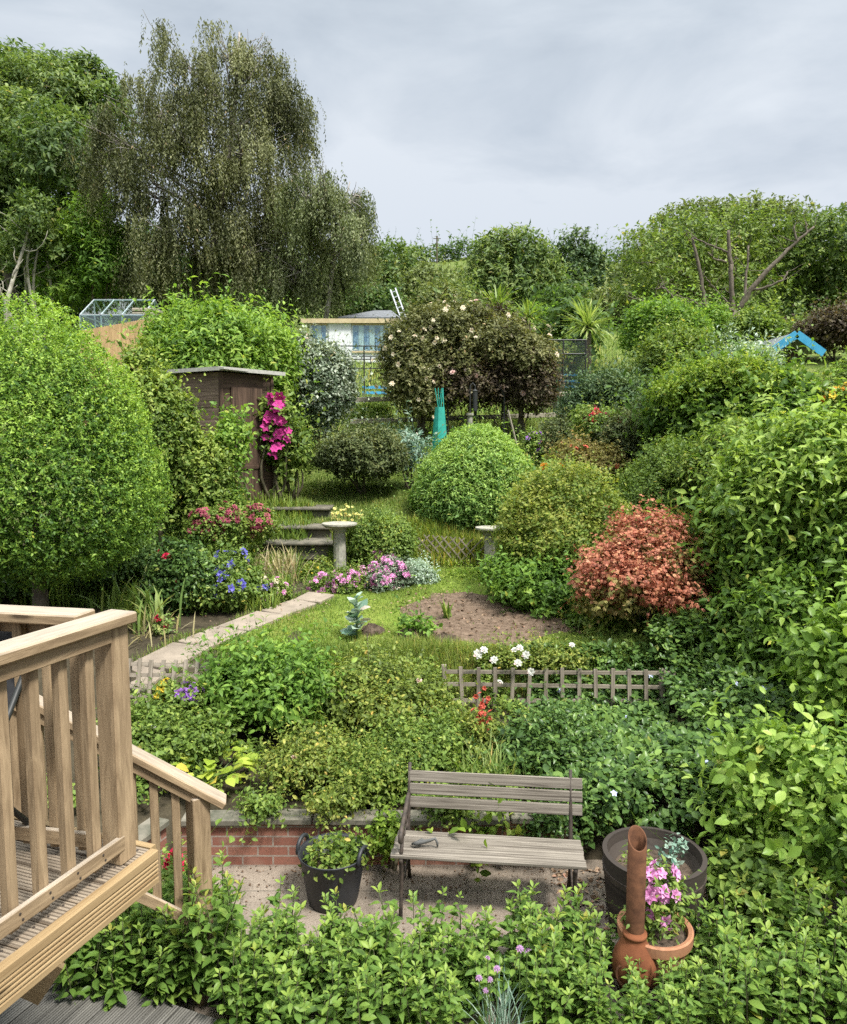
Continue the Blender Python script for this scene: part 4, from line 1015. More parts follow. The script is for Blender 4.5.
n = 500; x = -2.6 + 5 * r.random(n); y = 7.6 + 3.2 * r.random(n); Dc = unit(r.normal(size=(n, 3)) * [1, 1, .2]); Vc, Fk = scatter(tmpl('q'), np.stack([x, y, T(x, y) + .05], 1), Dc, np.array([0, 0, 1.]) + r.normal(size=(n, 3)) * .3, .02 + .03 * r.random(n), .6)
tag(fastmesh('fallen_leaves', Vc, Fk, np.repeat(r.random(n), 4), 'chips'), kind='stuff')
n = 1800; t = r.random(n) * (len(pc) - 1); i_ = t.astype(int); pp = np.array(pc); qq = pp[i_] + (pp[i_ + 1] - pp[i_]) * (t - i_)[:, None]; off = np.where(r.random(n) < .5, -.27, .27) + r.normal(size=n) * .03; qq = qq + np.stack([.85 * off, -.5 * off, 0 * off], 1); qq[:, 2] = T(qq[:, 0], qq[:, 1]) + .01
grass('path_edge_grass', qq, .06, 'L_grass', .007)
# kale, seedlings
k0 = G(357, 640); root = thing('kale_plant', 'upright grey green leafy kale plant at the left end of the bare soil', 'vegetable plant', k0)
rr = np.random.default_rng(3); n = 30; hh_ = rr.random(n); a = rr.random(n) * 6.28; P = k0 + np.stack([0 * a, 0 * a, .06 + .42 * hh_], 1); D = unit(np.stack([np.cos(a), np.sin(a), .3 + .6 * hh_], 1))
V, Fc = scatter(tmpl('oval'), P, D, np.array([0, 0, 1.]) + rr.normal(size=(n, 3)) * .35, .17 + .07 * rr.random(n) - .08 * hh_, .62); fastmesh('leaves', V, Fc, np.repeat(np.clip(.5 + rr.normal(size=n) * .25, 0, 1), 10), 'L_kale', root)
mb = MB(); mb.tube([k0 - up * .02, k0 + up * .3, k0 + up * .5], [.014, .01, .005], 6); mb.build('stem', 'stemgreen', root)
straps('young_lily', 'small upright leafy lily on the bare soil', *G(447, 622)[:2], 16, .3, .035, 'L_mid', .02, .25, .7)
patch('leafy_seedling', 'low leafy seedling on the bare soil behind the dark heap', 'seedling', 403, 432, 624, 640, G(417, 638)[1], [], 0, .02, 'L_elder', .07, 1.6)
mb = MB(); c0 = G(369, 690); cc = at(368, 650, 7.3)
o = MB().tube([at(370, 700, 7.2), at(369, 670, 7.25), at(367, 633, 7.3)], .006, 5).build('garden_cane', 'twig', None, at(370, 700, 7.2)); tag(o, 'thin dark cane standing in front of the kale plant', 'cane')

# left flower border
patch('geranium', 'leafy mound with violet blue flowers beside the stone path', 'flower plant', 186, 268, 556, 626, 9.3, ['blue'], 70, .06, 'L_mid', .045, 3, nl=7)
patch('erigeron', 'low mound of small pink daisies at the right of the blue flowers', 'flower plant', 240, 296, 582, 620, 9.5, ['pink', 'cream'], 48, .042, 'L_mid', .035, 2.4, nl=5)
patch('valerian', 'dull red flowered valerian in front of the steps', 'flower plant', 190, 244, 508, 560, 10.3, ['dullred'], 95, .055, 'L_mid', .04, 2.0, nl=6, gap=.25)
patch('valerian', 'red flowered valerian growing beside the shed foot', 'flower plant', 232, 276, 506, 552, 10.8, ['dullred'], 70, .055, 'L_yelg', .035, 1.5, nl=5, gap=.35)
patch('fuchsia', 'dark leafy plant with a few crimson flowers under the trimmed dome', 'flower plant', 150, 212, 548, 625, 9.0, ['red'], 8, .05, 'L_peri', .05, 2.5, nl=6)
straps('gold_grass', 'tuft of straw gold grass above the blue flowers', *at(283, 600, 10.2)[:2], 90, .55, .018, 'L_gold', .12, .28, .9)
straps('gold_grass', 'smaller tuft of straw gold grass at the foot of the steps', *at(258, 590, 10.4)[:2], 45, .5, .016, 'L_gold', .08, .3, .9)
straps('iris_clump', 'clump of arching strap leaves beside the path behind the deck corner', *at(152, 640, 8.3)[:2], 40, .62, .035, 'L_strap', .12, .35, 1.3)
straps('iris_clump', 'strap leaved clump against the trunk of the trimmed dome', *at(118, 650, 8.5)[:2], 36, .7, .035, 'L_strap', .14, .35, 1.2)
straps('dry_strap_leaves', 'dead tan strap leaves lying at the path edge', *at(150, 650, 8.05)[:2], 50, .35, .02, 'L_gold', .25, 1.0, .7)
patch('iris_flower', 'single small red flower low among the strap leaves by the deck corner', 'flower plant', 156, 172, 618, 640, 8.1, ['red'], 3, .04, 'L_strap', .04, 1.2, nl=1)
bedshrub2 = shrub
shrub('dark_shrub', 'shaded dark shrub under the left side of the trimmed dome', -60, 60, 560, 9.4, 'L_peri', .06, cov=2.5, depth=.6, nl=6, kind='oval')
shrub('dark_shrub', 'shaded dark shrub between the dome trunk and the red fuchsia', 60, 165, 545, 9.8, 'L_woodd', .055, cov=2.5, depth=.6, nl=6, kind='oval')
# pinks and front of the second terrace
patch('thrift', 'mat of mauve pink flowers at the foot of the stone pedestal', 'flower plant', 312, 374, 568, 606, 10.1, ['pink'], 100, .05, 'L_mid', .03, 2.6, nl=6)
patch('phlox', 'taller mauve pink flowered mound right of the pedestal', 'flower plant', 366, 410, 562, 606, 10.0, ['pink'], 100, .045, 'L_varieg', .03, 2.4, nl=5)
patch('phlox', 'small pink flower tuft behind the mauve mound', 'flower plant', 368, 396, 546, 580, 10.6, ['pink'], 30, .045, 'L_mid', .03, 2, nl=3)
patch('santolina', 'silvery green leafy plant right of the mauve flowers', 'shrub', 398, 436, 560, 602, 10.3, [], 0, .03, 'L_silver', .03, 2.2, nl=4)
patch('bedding_plant', 'loose green weedy clump behind the pedestal', 'plant', 296, 335, 560, 600, 10.5, ['yellow'], 10, .02, 'L_yelg', .035, 2, nl=5)
patch('tall_border_plant', 'tall fine green border plant between the pedestal and the woven panel', 'plant', 352, 418, 505, 582, 11.0, ['yellow'], 14, .02, 'L_mid', .035, 2.2, nl=7, gap=.2)
patch('low_yellow_plant', 'low yellow green plant edging the lawn below the woven panel', 'plant', 408, 500, 574, 600, 10.6, [], 0, .03, 'L_yel', .03, 2, nl=6)
# pedestals
def pedestal(label, px, pyt, pyb, Y, rt):
    c = at(px, pyb, Y); H = at(px, pyt, Y)[2] - c[2]; root = thing('stone_pedestal', label, 'pedestal', c)
    m = MB(); m.lathe([(0, -.05), (.13, -.05), (.13, .04), (.10, .06), (.09, .1), (.085, H - .12), (.10, H - .1), (.11, H - .06)], c, 12); m.build('column', 'stone', root)
    m = MB(); m.lathe([(0, H - .062), (.11, H - .06), (rt * .8, H - .045), (rt, H - .01), (rt, H + .012), (rt * .85, H), (0, H - .015)], c, 24); m.build('bowl', 'stone', root); return c, H
c1, H1 = pedestal('pale stone pedestal with a shallow bowl beside the steps', 340, 524, 574, 10.6, .25)
c2, H2 = pedestal('stone pedestal half hidden by the yellow green shrub at the end of the woven panel', 490, 528, 576, 10.9, .22)
ly = thing('loosestrife', 'pale yellow upright flower spikes behind the left stone pedestal', 'flower plant', (c1[0] + .05, c1[1] + .3, float(T(c1[0], c1[1] + .3)))); mb = MB(); fs = []
for k in range(9):
    px = 333 + 3.6 * k; tpp = at(px, 505 + r.random() * 9, 10.9); mb.tube([(tpp[0], 10.9, ORG[ly.name][2]), tpp], .006, 4)
    for j in range(7): fs.append(tpp - up * .042 * j + r.normal(size=3) * .012)
mb.build('stem', 'stemgreen', ly); flowers(ly, 'lily', fs, [np.array([0, -.6, .7])] * len(fs), .03, jit=.6)
# woven diagonal panel
a, b_ = at(418, 566, 11.05), at(486, 572, 10.95); d = unit(b_ - a); L = np.linalg.norm(b_ - a); hh_ = .48; wp = thing('lattice_panel', 'low rustic diagonal lattice panel under the clipped round bush', 'panel', (a + b_) / 2); m = MB()
for k in range(-3, 9):
    for s in (1, -1):
        x0 = k * .13; p = a + d * x0; q = p + d * hh_ * s * .9 + up * hh_; t0, t1 = 0, 1
        X0, X1 = x0, x0 + hh_ * s * .9
        lo, hi = max(0, min((0 - X0) / (X1 - X0), (L - X0) / (X1 - X0))), min(1, max((0 - X0) / (X1 - X0), (L - X0) / (X1 - X0)))
        if hi - lo > .12: m.beam(p + (q - p) * lo + np.array([0, .006 * s, 0]), p + (q - p) * hi + np.array([0, .006 * s, 0]), .01, .018)
m.build('lattice', 'trelliswood', wp)
# steps
for i, (px0, px1, py, Y, lab) in enumerate([(262, 336, 543, 11.0, 'lowest'), (266, 332, 527, 11.5, 'middle'), (262, 330, 508, 12.1, 'top')]):
    p, q = at(px0, py, Y), at(px1, py, Y); m = MB(); c = (p + q) / 2 + np.array([0, .3, -.02]); m.box(c, (q[0] - p[0], .6, .05), (1, 0, 0)); m.box(c + [0, .02, -.14], (q[0] - p[0] - .04, .5, .22), (1, 0, 0))
    tag(m.build('stone_step', 'stepstone', None, c, bevel=.015), lab + ' stone step climbing to the grass beside the shed', 'step', 'garden steps')
# ================================================================== THE BIG CLIPPED SHAPES
def topiary(name, label, px0, px1, pyt, pyb, Y, mat, size, cov, trunk=None, lump=.05, pw=1., young=.5, cap=160000, **k):
    s = seed(); cx = (px0 + px1) / 2; t = at(cx, pyt, Y); b_ = at(cx, pyb, Y); pmid = pyb + (pyt - pyb) * .4
    rx = (at(px1, pmid, Y)[0] - at(px0, pmid, Y)[0]) / 2; x = (at(px1, pmid, Y)[0] + at(px0, pmid, Y)[0]) / 2; H = t[2] - b_[2]; z0 = float(T(x, Y))
    k.setdefault('whip', .012); k.setdefault('gap', 0.03)
    lobes = [(x, Y, b_[2] + H * .36, rx, rx, H * .36), (x, Y, b_[2] + H * .45, rx * .93, rx * .93, H * .46), (x, Y, b_[2] + H * .56, rx * .68, rx * .68, H * .44)]
    V, Fc, vv, P, N = crown_geo(lobes, size, cov=cov, depth=.2, lump=lump, seed=s, young=young, cap=cap, low=-.85, **k)
    root = thing(name, label, 'topiary', (x, Y, z0)); fastmesh('foliage', V, Fc, vv, mat, root)
    # dense heart of larger leaves in a darker tone
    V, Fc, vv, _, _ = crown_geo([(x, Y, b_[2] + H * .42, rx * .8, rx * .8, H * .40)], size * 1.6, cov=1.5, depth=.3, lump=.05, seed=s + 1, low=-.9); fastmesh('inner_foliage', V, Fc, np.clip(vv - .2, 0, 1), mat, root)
    m = MB(); m.tube([(x, Y, z0 - .05), (x + .02, Y, (z0 + b_[2]) / 2), (x, Y, b_[2] + H * .5)], [.10, .085, .04] if trunk else [.04, .04, .02], 9)
    for i in range(8):
        a = i * .8; p_, r_ = limb((x, Y, b_[2] + H * .06 * (i % 3)), (x + math.cos(a) * rx * .7, Y + math.sin(a) * rx * .7, b_[2] + H * (.3 + .05 * (i % 4))), .03, .008); m.tube(p_, r_, 5)
    m.build('trunk', 'bark', root, smooth=True); return root
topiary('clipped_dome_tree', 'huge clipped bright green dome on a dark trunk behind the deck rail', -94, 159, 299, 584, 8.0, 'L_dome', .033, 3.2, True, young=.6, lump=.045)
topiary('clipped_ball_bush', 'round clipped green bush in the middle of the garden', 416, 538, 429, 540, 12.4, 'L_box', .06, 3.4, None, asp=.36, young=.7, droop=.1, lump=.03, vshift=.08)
# ================================================================== MIDDLE GARDEN
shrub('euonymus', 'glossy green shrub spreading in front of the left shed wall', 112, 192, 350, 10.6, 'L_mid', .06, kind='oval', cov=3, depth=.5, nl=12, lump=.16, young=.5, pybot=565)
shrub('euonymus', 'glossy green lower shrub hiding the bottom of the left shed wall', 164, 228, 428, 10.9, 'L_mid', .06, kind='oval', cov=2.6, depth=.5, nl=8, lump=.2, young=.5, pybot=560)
shrub('euonymus', 'low leafy shrub at the foot of the shed door', 200, 244, 480, 11.2, 'L_elder', .06, kind='oval', cov=2.2, depth=.6, nl=6, lump=.2)
shrub('leafy_sapling', 'loose leafy branch standing against the shed door', 216, 250, 410, 11.2, 'L_elder', .075, kind='oval', cov=1.5, depth=.7, nl=4, gap=.3, pybot=500)
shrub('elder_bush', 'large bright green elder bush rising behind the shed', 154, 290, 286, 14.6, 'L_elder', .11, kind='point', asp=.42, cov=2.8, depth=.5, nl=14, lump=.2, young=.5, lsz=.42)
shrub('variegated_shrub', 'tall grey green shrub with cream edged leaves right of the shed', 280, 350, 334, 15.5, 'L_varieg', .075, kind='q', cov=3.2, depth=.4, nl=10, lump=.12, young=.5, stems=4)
shrub('berberis', 'brownish green small leaved bush on the grass left of the clipped ball', 316, 406, 424, 13.3, 'L_brown', .05, kind='q', cov=3, depth=.5, nl=10, lump=.2, young=.3)
shrub('spurge', 'pale leafy upright plant between the brown bush and the green obelisk', 396, 424, 430, 13.6, 'L_kale', .10, cov=1.6, depth=.8, nl=3, asp=.3, pybot=480)
shrub('golden_shrub', 'feathery yellow green shrub beside the red maple', 496, 628, 470, 9.8, 'L_yelg', .045, kind='fine', cov=2.8, depth=.5, nl=12, lump=.16, young=.6, pybot=604)
shrub('peony', 'low bright green leafy mound at the right edge of the bare soil', 478, 584, 556, 9.3, 'L_elder', .06, kind='point', cov=2.6, depth=.6, nl=7, pybot=622)
shrub('peony', 'low leafy mound under the red maple', 566, 680, 600, 8.6, 'L_yelg', .055, kind='point', cov=2.2, depth=.6, nl=7, pybot=660)
# red maple
s = seed(); r = np.random.default_rng(s); Y = 8.2; ls = []
for (px, py, rx, ry, dy) in [(650, 545, 46, 26, 0), (622, 560, 42, 24, -.1), (678, 560, 36, 24, .05), (608, 582, 34, 20, -.15), (650, 526, 36, 24, .1), (694, 574, 22, 22, .1), (664, 590, 40, 18, -.25), (636, 572, 40, 16, -.3)]:
    c = at(px, py, Y + dy); q = Y / F; ls.append((*c, rx * q, rx * q * .9, ry * q * .52))
mx_, mz = at(645, 640, Y)[0], float(T(at(645, 640, Y)[0], Y)); root = thing('japanese_maple', 'weeping japanese maple with finely cut red orange leaves', 'tree', (mx_, Y, mz))
V, Fc, vv, P_, N_ = crown_geo(ls, .042, kind='fine', asp=.75, cov=2.0, depth=.7, lump=.25, gap=.35, whip=.1, k=5, up=-.1, droop=.45, seed=s, jit=.4); fastmesh('crown', V, Fc, vv, 'L_acer', root)
ls2 = [(a, b_ - .05, c - .17, d * .95, e * .95, f * .9) for (a, b_, c, d, e, f) in ls]; V, Fc, vv, _, _ = crown_geo(ls2[:6], .055, kind='fine', asp=.7, cov=1.6, depth=.6, lump=.2, k=5, up=-.3, droop=.5, seed=s + 2, jit=.4, low=-.95); fastmesh('lower_foliage', V, Fc, vv, 'L_acerg', root)
m = MB()
for i, lb in enumerate(ls):
    p_, r_ = limb((mx_ + .02 * i, Y, mz - .05), (lb[0], lb[1], lb[2]), .025, .008, 8, .25, r); m.tube(p_, r_, 6)
m.build('trunk', 'bark', root, smooth=True)
straps('variegated_grass', 'pale striped drooping grass under the right of the maple', *at(668, 660, 8.0)[:2], 26, .75, .028, 'L_strap', .06, .35, 1.7)
straps('sword_leaf_clump', 'upright pale sword leaves behind the red maple', *at(690, 540, 9.6)[:2], 22, .8, .03, 'L_strap', .08, .2, .6)
# right side wall of shrubs
shrub('mock_orange', 'huge broad leaved green shrub filling the right edge of the picture', 714, 930, 410, 8.0, 'L_big', .092, kind='point', asp=.5, cov=3.2, depth=.45, nl=14, lump=.12, young=.5, pybot=690, ry=1.2, droop=.15, lsz=.45, gap=.2, vshift=.02)
shrub('mock_orange', 'shaded lower shrub with broad leaves under the huge right hand shrub', 722, 830, 570, 7.2, 'L_big', .08, kind='point', asp=.5, cov=2.8, depth=.5, nl=8, pybot=720, ry=.6, vshift=-.1)
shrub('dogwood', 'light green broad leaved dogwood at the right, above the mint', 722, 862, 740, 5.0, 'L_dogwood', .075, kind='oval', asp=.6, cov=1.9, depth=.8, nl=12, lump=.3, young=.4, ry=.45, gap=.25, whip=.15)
shrub('dogwood', 'greener broad leaved shrub at the very right edge above the mint', 790, 920, 770, 4.7, 'L_big', .07, kind='point', asp=.55, cov=2.2, depth=.7, nl=10, lump=.3, ry=.4, gap=.2, whip=.15)
shrub('dogwood', 'shadowy broad leaved shrub to the right of the terracotta pot', 702, 800, 850, 4.65, 'L_mid', .06, kind='oval', asp=.6, cov=2.2, depth=.6, nl=8, ry=.35, vshift=-.1)
shrub('dogwood', 'pale leaved climbing shrub at the right edge between the big shrub and the dogwood', 800, 930, 600, 6.0, 'L_dogwood', .09, kind='oval', asp=.6, cov=2.6, depth=.6, nl=8, ry=.5)
shrub('ivy_mound', 'ivy covered mound with dark broad leaves below and lime green top', 655, 818, 376, 11.6, 'L_big', .10, kind='oval', cov=3.2, depth=.35, nl=10, lump=.12, pybot=470, vshift=-.22)
shrub('spirea', 'lime green fine leaved shrub crowning the ivy mound', 652, 796, 366, 11.3, 'L_yel', .05, kind='q', cov=2.4, depth=.5, nl=10, lump=.2, pybot=420, young=.4, ry=.8)
shrub('philadelphus', 'light green loose shrub between the ivy mound and the big right hand shrub', 664, 800, 428, 9.9, 'L_yelg', .055, kind='point', cov=2.6, depth=.5, nl=12, lump=.2, pybot=540, vshift=-.05)
shrub('weigela', 'mid green bush behind the red maple', 610, 730, 450, 10.4, 'L_mid', .042, kind='q', cov=2.6, depth=.5, nl=10, lump=.2, pybot=590)
shrub('cotoneaster', 'dark small leaved arching bush left of the ivy mound', 596, 676, 402, 12.6, 'L_brown', .045, kind='q', cov=2.8, depth=.5, nl=9, lump=.2, pybot=490, vshift=-.1)
patch('azalea', 'bush with orange pink new growth behind the golden shrub', 'shrub', 552, 624, 440, 494, 12.2, ['coral'], 10, .05, 'L_acerg', .05, 2.4, nl=7)
patch('poppy', 'bright red poppies above the azalea', 'flower plant', 566, 622, 408, 460, 12.9, ['red', 'dullred'], 12, .08, 'L_mid', .05, 1.8, nl=6, gap=.3)
patch('oriental_poppy', 'single orange red poppy next to the clipped ball', 'flower plant', 540, 564, 462, 500, 11.6, ['orange'], 4, .07, 'L_mid', .05, 1.8, nl=3)
patch('allium', 'plant with one purple round flower head above the clipped ball', 'flower plant', 520, 540, 432, 470, 13.6, ['violet'], 6, .07, 'L_mid', .05, 1.4, nl=2)
shrub('buddleia', 'grey green arching bush behind the clipped ball, by the rose arch', 520, 592, 418, 14.2, 'L_brown', .05, cov=2.4, depth=.6, nl=8, gap=.15, lump=.2)
shrub('fir_sapling', 'layered horizontal branches of a dark green sapling below the fruit cage', 560, 664, 376, 14.6, 'L_conif', .08, kind='q', asp=.4, cov=2.2, depth=.7, nl=9, lump=.3, up=-.1, pybot=430, gap=.2)
shrub('rowan', 'loose pale green shrub left of the lime topped mound', 640, 722, 336, 15.0, 'L_mid', .08, cov=2.4, depth=.5, nl=8, lump=.2, pybot=400)
shrub('white_willow_shrub', 'shrub with white tipped leaves beside the blue gable', 696, 768, 350, 14.6, 'L_silver', .08, asp=.35, cov=2.0, depth=.6, nl=9, lump=.25, pybot=385, up=.9)
patch('day_lily', 'yellow orange flowers at the right edge below the blue gable', 'flower plant', 812, 860, 388, 430, 10.6, ['orange', 'yellow'], 20, .055, 'L_yelg', .05, 1.8, nl=6)
straps('tall_grass', 'tall green grass tuft at the right edge behind the orange flowers', *at(834, 410, 12.5)[:2], 60, 1.0, .02, 'L_meadow', .15, .2, .7)
patch('hydrangea', 'tall plant with pale pink heads right of the blue gable', 'flower plant', 830, 880, 358, 420, 13.5, ['blush'], 6, .08, 'L_mid', .07, 2, nl=6)
# terrace grass
r = np.random.default_rng(5); n = 60000; x = -4 + 8 * r.random(n); y = 11.6 + 5.4 * r.random(n); grass('terrace_grass', np.stack([x, y, T(x, y)], 1)[(x < 3.2)], .07, 'L_grass', .011)
n = 60000; y = 16.5 + 26 * r.random(n) ** 1.3; x = (-.42 + .9 * r.random(n)) * y; grass('meadow_grass', np.stack([x, y, T(x, y)], 1), .32, 'L_meadow', .028)
n = 26000; y = 9 + 3.5 * r.random(n); x = -5 + 3.2 * r.random(n); z_ = T(x, y); grass('border_weeds', np.stack([x, y, z_], 1)[r.random(n) < .6], .22, 'L_mid', .02)
n = 14000; x = 1.4 + 3.2 * r.random(n); y = 10.5 + 5 * r.random(n); grass('border_grass', np.stack([x, y, T(x, y)], 1), .3, 'L_mid', .022)
n = 9000; x = -1.4 + 3 * r.random(n); y = 10.9 + .9 * r.random(n); grass('bank_weeds', np.stack([x, y, T(x, y)], 1), .22, 'L_yelg', .02)
# bark chips under the barrel
V = []; Fc = []; n = 700; x = .95 + 1.3 * r.random(n); y = 4.5 + .75 * r.random(n); D = unit(np.stack([r.normal(size=n), r.normal(size=n), r.normal(size=n) * .2], 1)); P = np.stack([x, y, np.full(n, .024)], 1)
V, Fc = scatter(tmpl('q'), P, D, np.array([0, 0, 1.]) + r.normal(size=(n, 3)) * .4, .02 + .035 * r.random(n), .6); tag(fastmesh('bark_chips', V, Fc, np.repeat(r.random(n), 4), 'chips'), kind='stuff')
V, Fc, vv = [], [], []; n = 900; x = -1.7 + 3.8 * r.random(n); y = 4.4 + .85 * r.random(n) ** .6; P = np.stack([x, y, np.full(n, .022)], 1); D = unit(np.stack([r.normal(size=n), r.normal(size=n), r.normal(size=n) * .2], 1))
V, Fc = scatter(tmpl('q'), P, D, np.array([0, 0, 1.]) + r.normal(size=(n, 3)) * .3, .01 + .016 * r.random(n), .6); tag(fastmesh('leaf_litter', V, Fc, np.repeat(r.random(n) * .6, 4), 'chips'), kind='stuff')

# ================================================================== SHED
a0 = at(222, 440, 12.0); a0[2] = float(T(a0[0], 12)) - .1; zt0 = at(222, 372, 12.0)[2]
dR = unit(np.array([.62, .78, 0])); dL = unit(np.array([-.86, .5, 0])); wR, wL = 1.02, 1.0; H = zt0 - a0[2]
sh = thing('garden_shed', 'small dark brown timber shed with pale felt roof edge', 'shed', a0 + (dR * wR + dL * wL) / 2)
def wallboards(p, d, w, mat, out):
    m = MB(); k = int(H / .15)
    for i in range(k + 1):
        z = i * .15; h_ = min(.155, H - z)
        if h_ > .03: m.box(p + d * w / 2 + up * (z + h_ / 2) + out * .005 * (i % 2), (w, .022, h_), d)
    return m
oR = np.array([dR[1], -dR[0], 0]); oL = np.array([-dL[1], dL[0], 0]); 
if oL[1] > 0: oL = -oL
wallboards(a0 + dR * .02, dR, wR, 'shedwood', oR).build('side_wall', 'shedwood', sh); wallboards(a0 + dL * .02, dL, wL, 'shedside', oL).build('front_wall', 'shedside', sh)  # front wall boards are paler: the light on that face is painted in
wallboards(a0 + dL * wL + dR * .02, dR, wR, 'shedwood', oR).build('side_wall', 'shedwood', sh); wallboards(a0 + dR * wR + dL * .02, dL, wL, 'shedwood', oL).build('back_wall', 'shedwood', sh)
for d_, w_, o_ in ((dR, 0, oR + oL), (dR, wR, oR), (dL, wL, oL)):
    m = MB(); m.box(a0 + d_ * w_ + unit(o_) * .012 + up * H / 2, (H, .05, .05), up, dR); m.build('corner_post', 'shedwood', sh)
m = MB()
for i in range(6): m.box(a0 + dR * (.22 + i * .105) + oR * .035 + up * (H * .47), (H * .88, .1, .02), up, dR)
dd = m.build('door', 'shedwood', sh)
for z in (.35, 1.0, 1.6):
    m = MB(); m.box(a0 + dR * .48 + oR * .055 + up * z, (.6, .02, .08), dR); m.build('ledge', 'shedwood', dd)
m = MB(); m.box(a0 + dR * .8 + oR * .058 + up * .95, (.1, .014, .03), up, dR); m.build('latch', 'iron', dd)
m = MB(); cc = a0 + dR * wR / 2 + dL * wL / 2 + up * (H + .04); m.box(cc + oR * .0, (wL + .32, wR + .3, .03), dL, dR, None); m.build('roof', 'felt', sh)
m = MB(); m.box(cc + oR * (wL / 2 + .0) * 0 - dR * 0 + up * -.0 - dL * (wL / 2 + .165), (wR + .3, .02, .06), dR); m.build('fascia', 'felt', sh)
m = MB(); m.box(cc - dR * (wR / 2 + .16), (wL + .32, .02, .06), dL); m.build('fascia', 'felt', sh)
# clematis on the shed
root, P_, N_ = shrub('clematis', 'climber with large magenta blooms against the right end of the shed', 258, 296, 386, 12.7, 'L_mid', .08, 'climber', kind='oval', cov=1.8, depth=.7, nl=4, pybot=500, ry=.25, gap=.2)
fp_ = []
for k in range(34): fp_.append(at(275 + r.normal() * 7 * (1.2 if k < 26 else .6), (395 + 45 * r.random()) if k < 28 else 445 + 25 * r.random(), 12.4 + r.normal() * .04))
flowers(root, 'magenta', fp_, [np.array([.1, -.9, .25])] * len(fp_), .09, jit=.4)
shrub('climbing_leaves', 'leafy green plant below the magenta clematis', 270, 312, 424, 13.0, 'L_mid', .08, 'plant', kind='oval', cov=2, depth=.6, nl=5, pybot=494, ry=.3)

# ================================================================== ROSE ARCH
ar = [(438, 360, 50, 46), (480, 350, 46, 36), (515, 378, 36, 34), (415, 372, 28, 40), (468, 385, 52, 22), (536, 385, 18, 26), (405, 350, 20, 24), (500, 345, 30, 22), (445, 330, 40, 18), (530, 358, 22, 20), (425, 395, 22, 24), (465, 322, 30, 12)]
s = seed(); r = np.random.default_rng(s); lobes = lobes_px(ar, 17, r, .25); bx_ = at(470, 420, 17)[0]; root = thing('rambling_rose_arch', 'big dark rambling rose dotted with cream blooms over a metal arch', 'climber', (bx_, 17, float(T(bx_, 17))))
V, Fc, vv, P_, N_ = crown_geo([lobes[i] for i in (0, 3, 6, 8, 9, 10, 11, 7)], .07, cov=3.2, depth=.45, lump=.22, seed=s, gap=.06); fastmesh('rose_foliage', V, Fc, vv, 'L_ramble', root); q = pick(P_ + N_ * .28, N_, 98, (0, -.95, .3), thr=.1); flowers(root, 'cream', *q, .06)
V, Fc, vv, P2, N2 = crown_geo([lobes[i] for i in (1, 2, 4, 5)], .07, cov=3.4, depth=.45, lump=.22, seed=s + 1, gap=.08); fastmesh('dark_foliage', V, Fc, vv, 'L_purple', root); q = pick(P2 + N2 * .22, N2, 24, thr=.2); flowers(root, 'blush', *q, .065)
for (pxa, pxb) in ((448, 476), (476, 504)):
    a, b_ = at(pxa, 425, 16.4), at(pxb, 425, 16.4); za = float(T(a[0], 16.4)) - .1; t = at((pxa + pxb) / 2, 384, 16.4); m = MB(); rr = (b_[0] - a[0]) / 2
    for dy in (0, .45): m.tube([(a[0], 16.4 + dy, za)] + [((a[0] + b_[0]) / 2 - rr * math.cos(q_), 16.4 + dy, t[2] - rr + rr * math.sin(q_)) for q_ in np.linspace(0, math.pi, 9)] + [(b_[0], 16.4 + dy, za)], .018, 6)
    m.build('metal_hoop', 'blackmetal', root)
m = MB()
for px in (414, 420, 424, 520, 526):
    a = at(px, 425, 17); p_, r_ = limb((a[0], 17, float(T(a[0], 17)) - .1), at(px + r.normal() * 12, 370, 17), .07, .03, 8, .15, r); m.tube(p_, r_, 6)
for k in range(14):
    px = 415 + r.random() * 110; a = at(px, 420, 16.9); p_, r_ = limb((a[0], 16.9, float(T(a[0], 17)) - .05), at(px + r.normal() * 20, 385, 16.9), .018, .01, 7, .3, r); m.tube(p_, r_, 5)
m.build('trunk', 'bark', root, smooth=True)
# green obelisk, bird feeder post, leaning stake
a = at(440, 446, 14.6); t = at(441, 388, 14.6); z0 = float(T(a[0], 14.6)); root = thing('garden_obelisk', 'slim teal green netting wigwam of canes left of the clipped ball', 'plant support', (a[0], 14.6, z0)); Hh = t[2] - z0
m = MB(); n = 10; V = [];
for z_, rr in ((.05, .17), (Hh * .55, .12), (Hh * .78, .085)):
    for k in range(n): V.append((a[0] + rr * (1 + .12 * (k % 2)) * math.cos(6.283 * k / n), 14.6 + rr * (1 + .12 * (k % 2)) * math.sin(6.283 * k / n), z0 + z_))
m.add(V, [(i * n + k, i * n + (k + 1) % n, (i + 1) * n + (k + 1) % n, (i + 1) * n + k) for i in range(2) for k in range(n)]); m.build('netting', 'greencanvas', root)
for k in range(5):
    b1 = np.array([a[0] + .2 * math.cos(k * 1.257 + .3), 14.6 + .2 * math.sin(k * 1.257 + .3), z0 - .05]); e1 = np.array([a[0] - .03 * math.cos(k * 1.257 + .3) + .035 * (k - 2), 14.6, z0 + Hh])
    m = MB(); m.tube([b1, e1], .011, 6); m.build('cane', 'greencanvas', root)
a = at(470, 432, 15.4); z0 = float(T(a[0], 15.4)); root = thing('bird_feeder_post', 'dark bird feeder on a short pale post in front of the rose arch', 'bird feeder', (a[0], 15.4, z0)); zt = at(470, 386, 15.4)[2]; zm = at(470, 416, 15.4)[2]
m = MB(); m.lathe([(0, z0 - .05), (.05, z0 - .05), (.05, zm), (.075, zm + .01), (.075, zm + .06), (0, zm + .06)], (a[0], 15.4, 0), 12); m.build('post', 'stone', root)
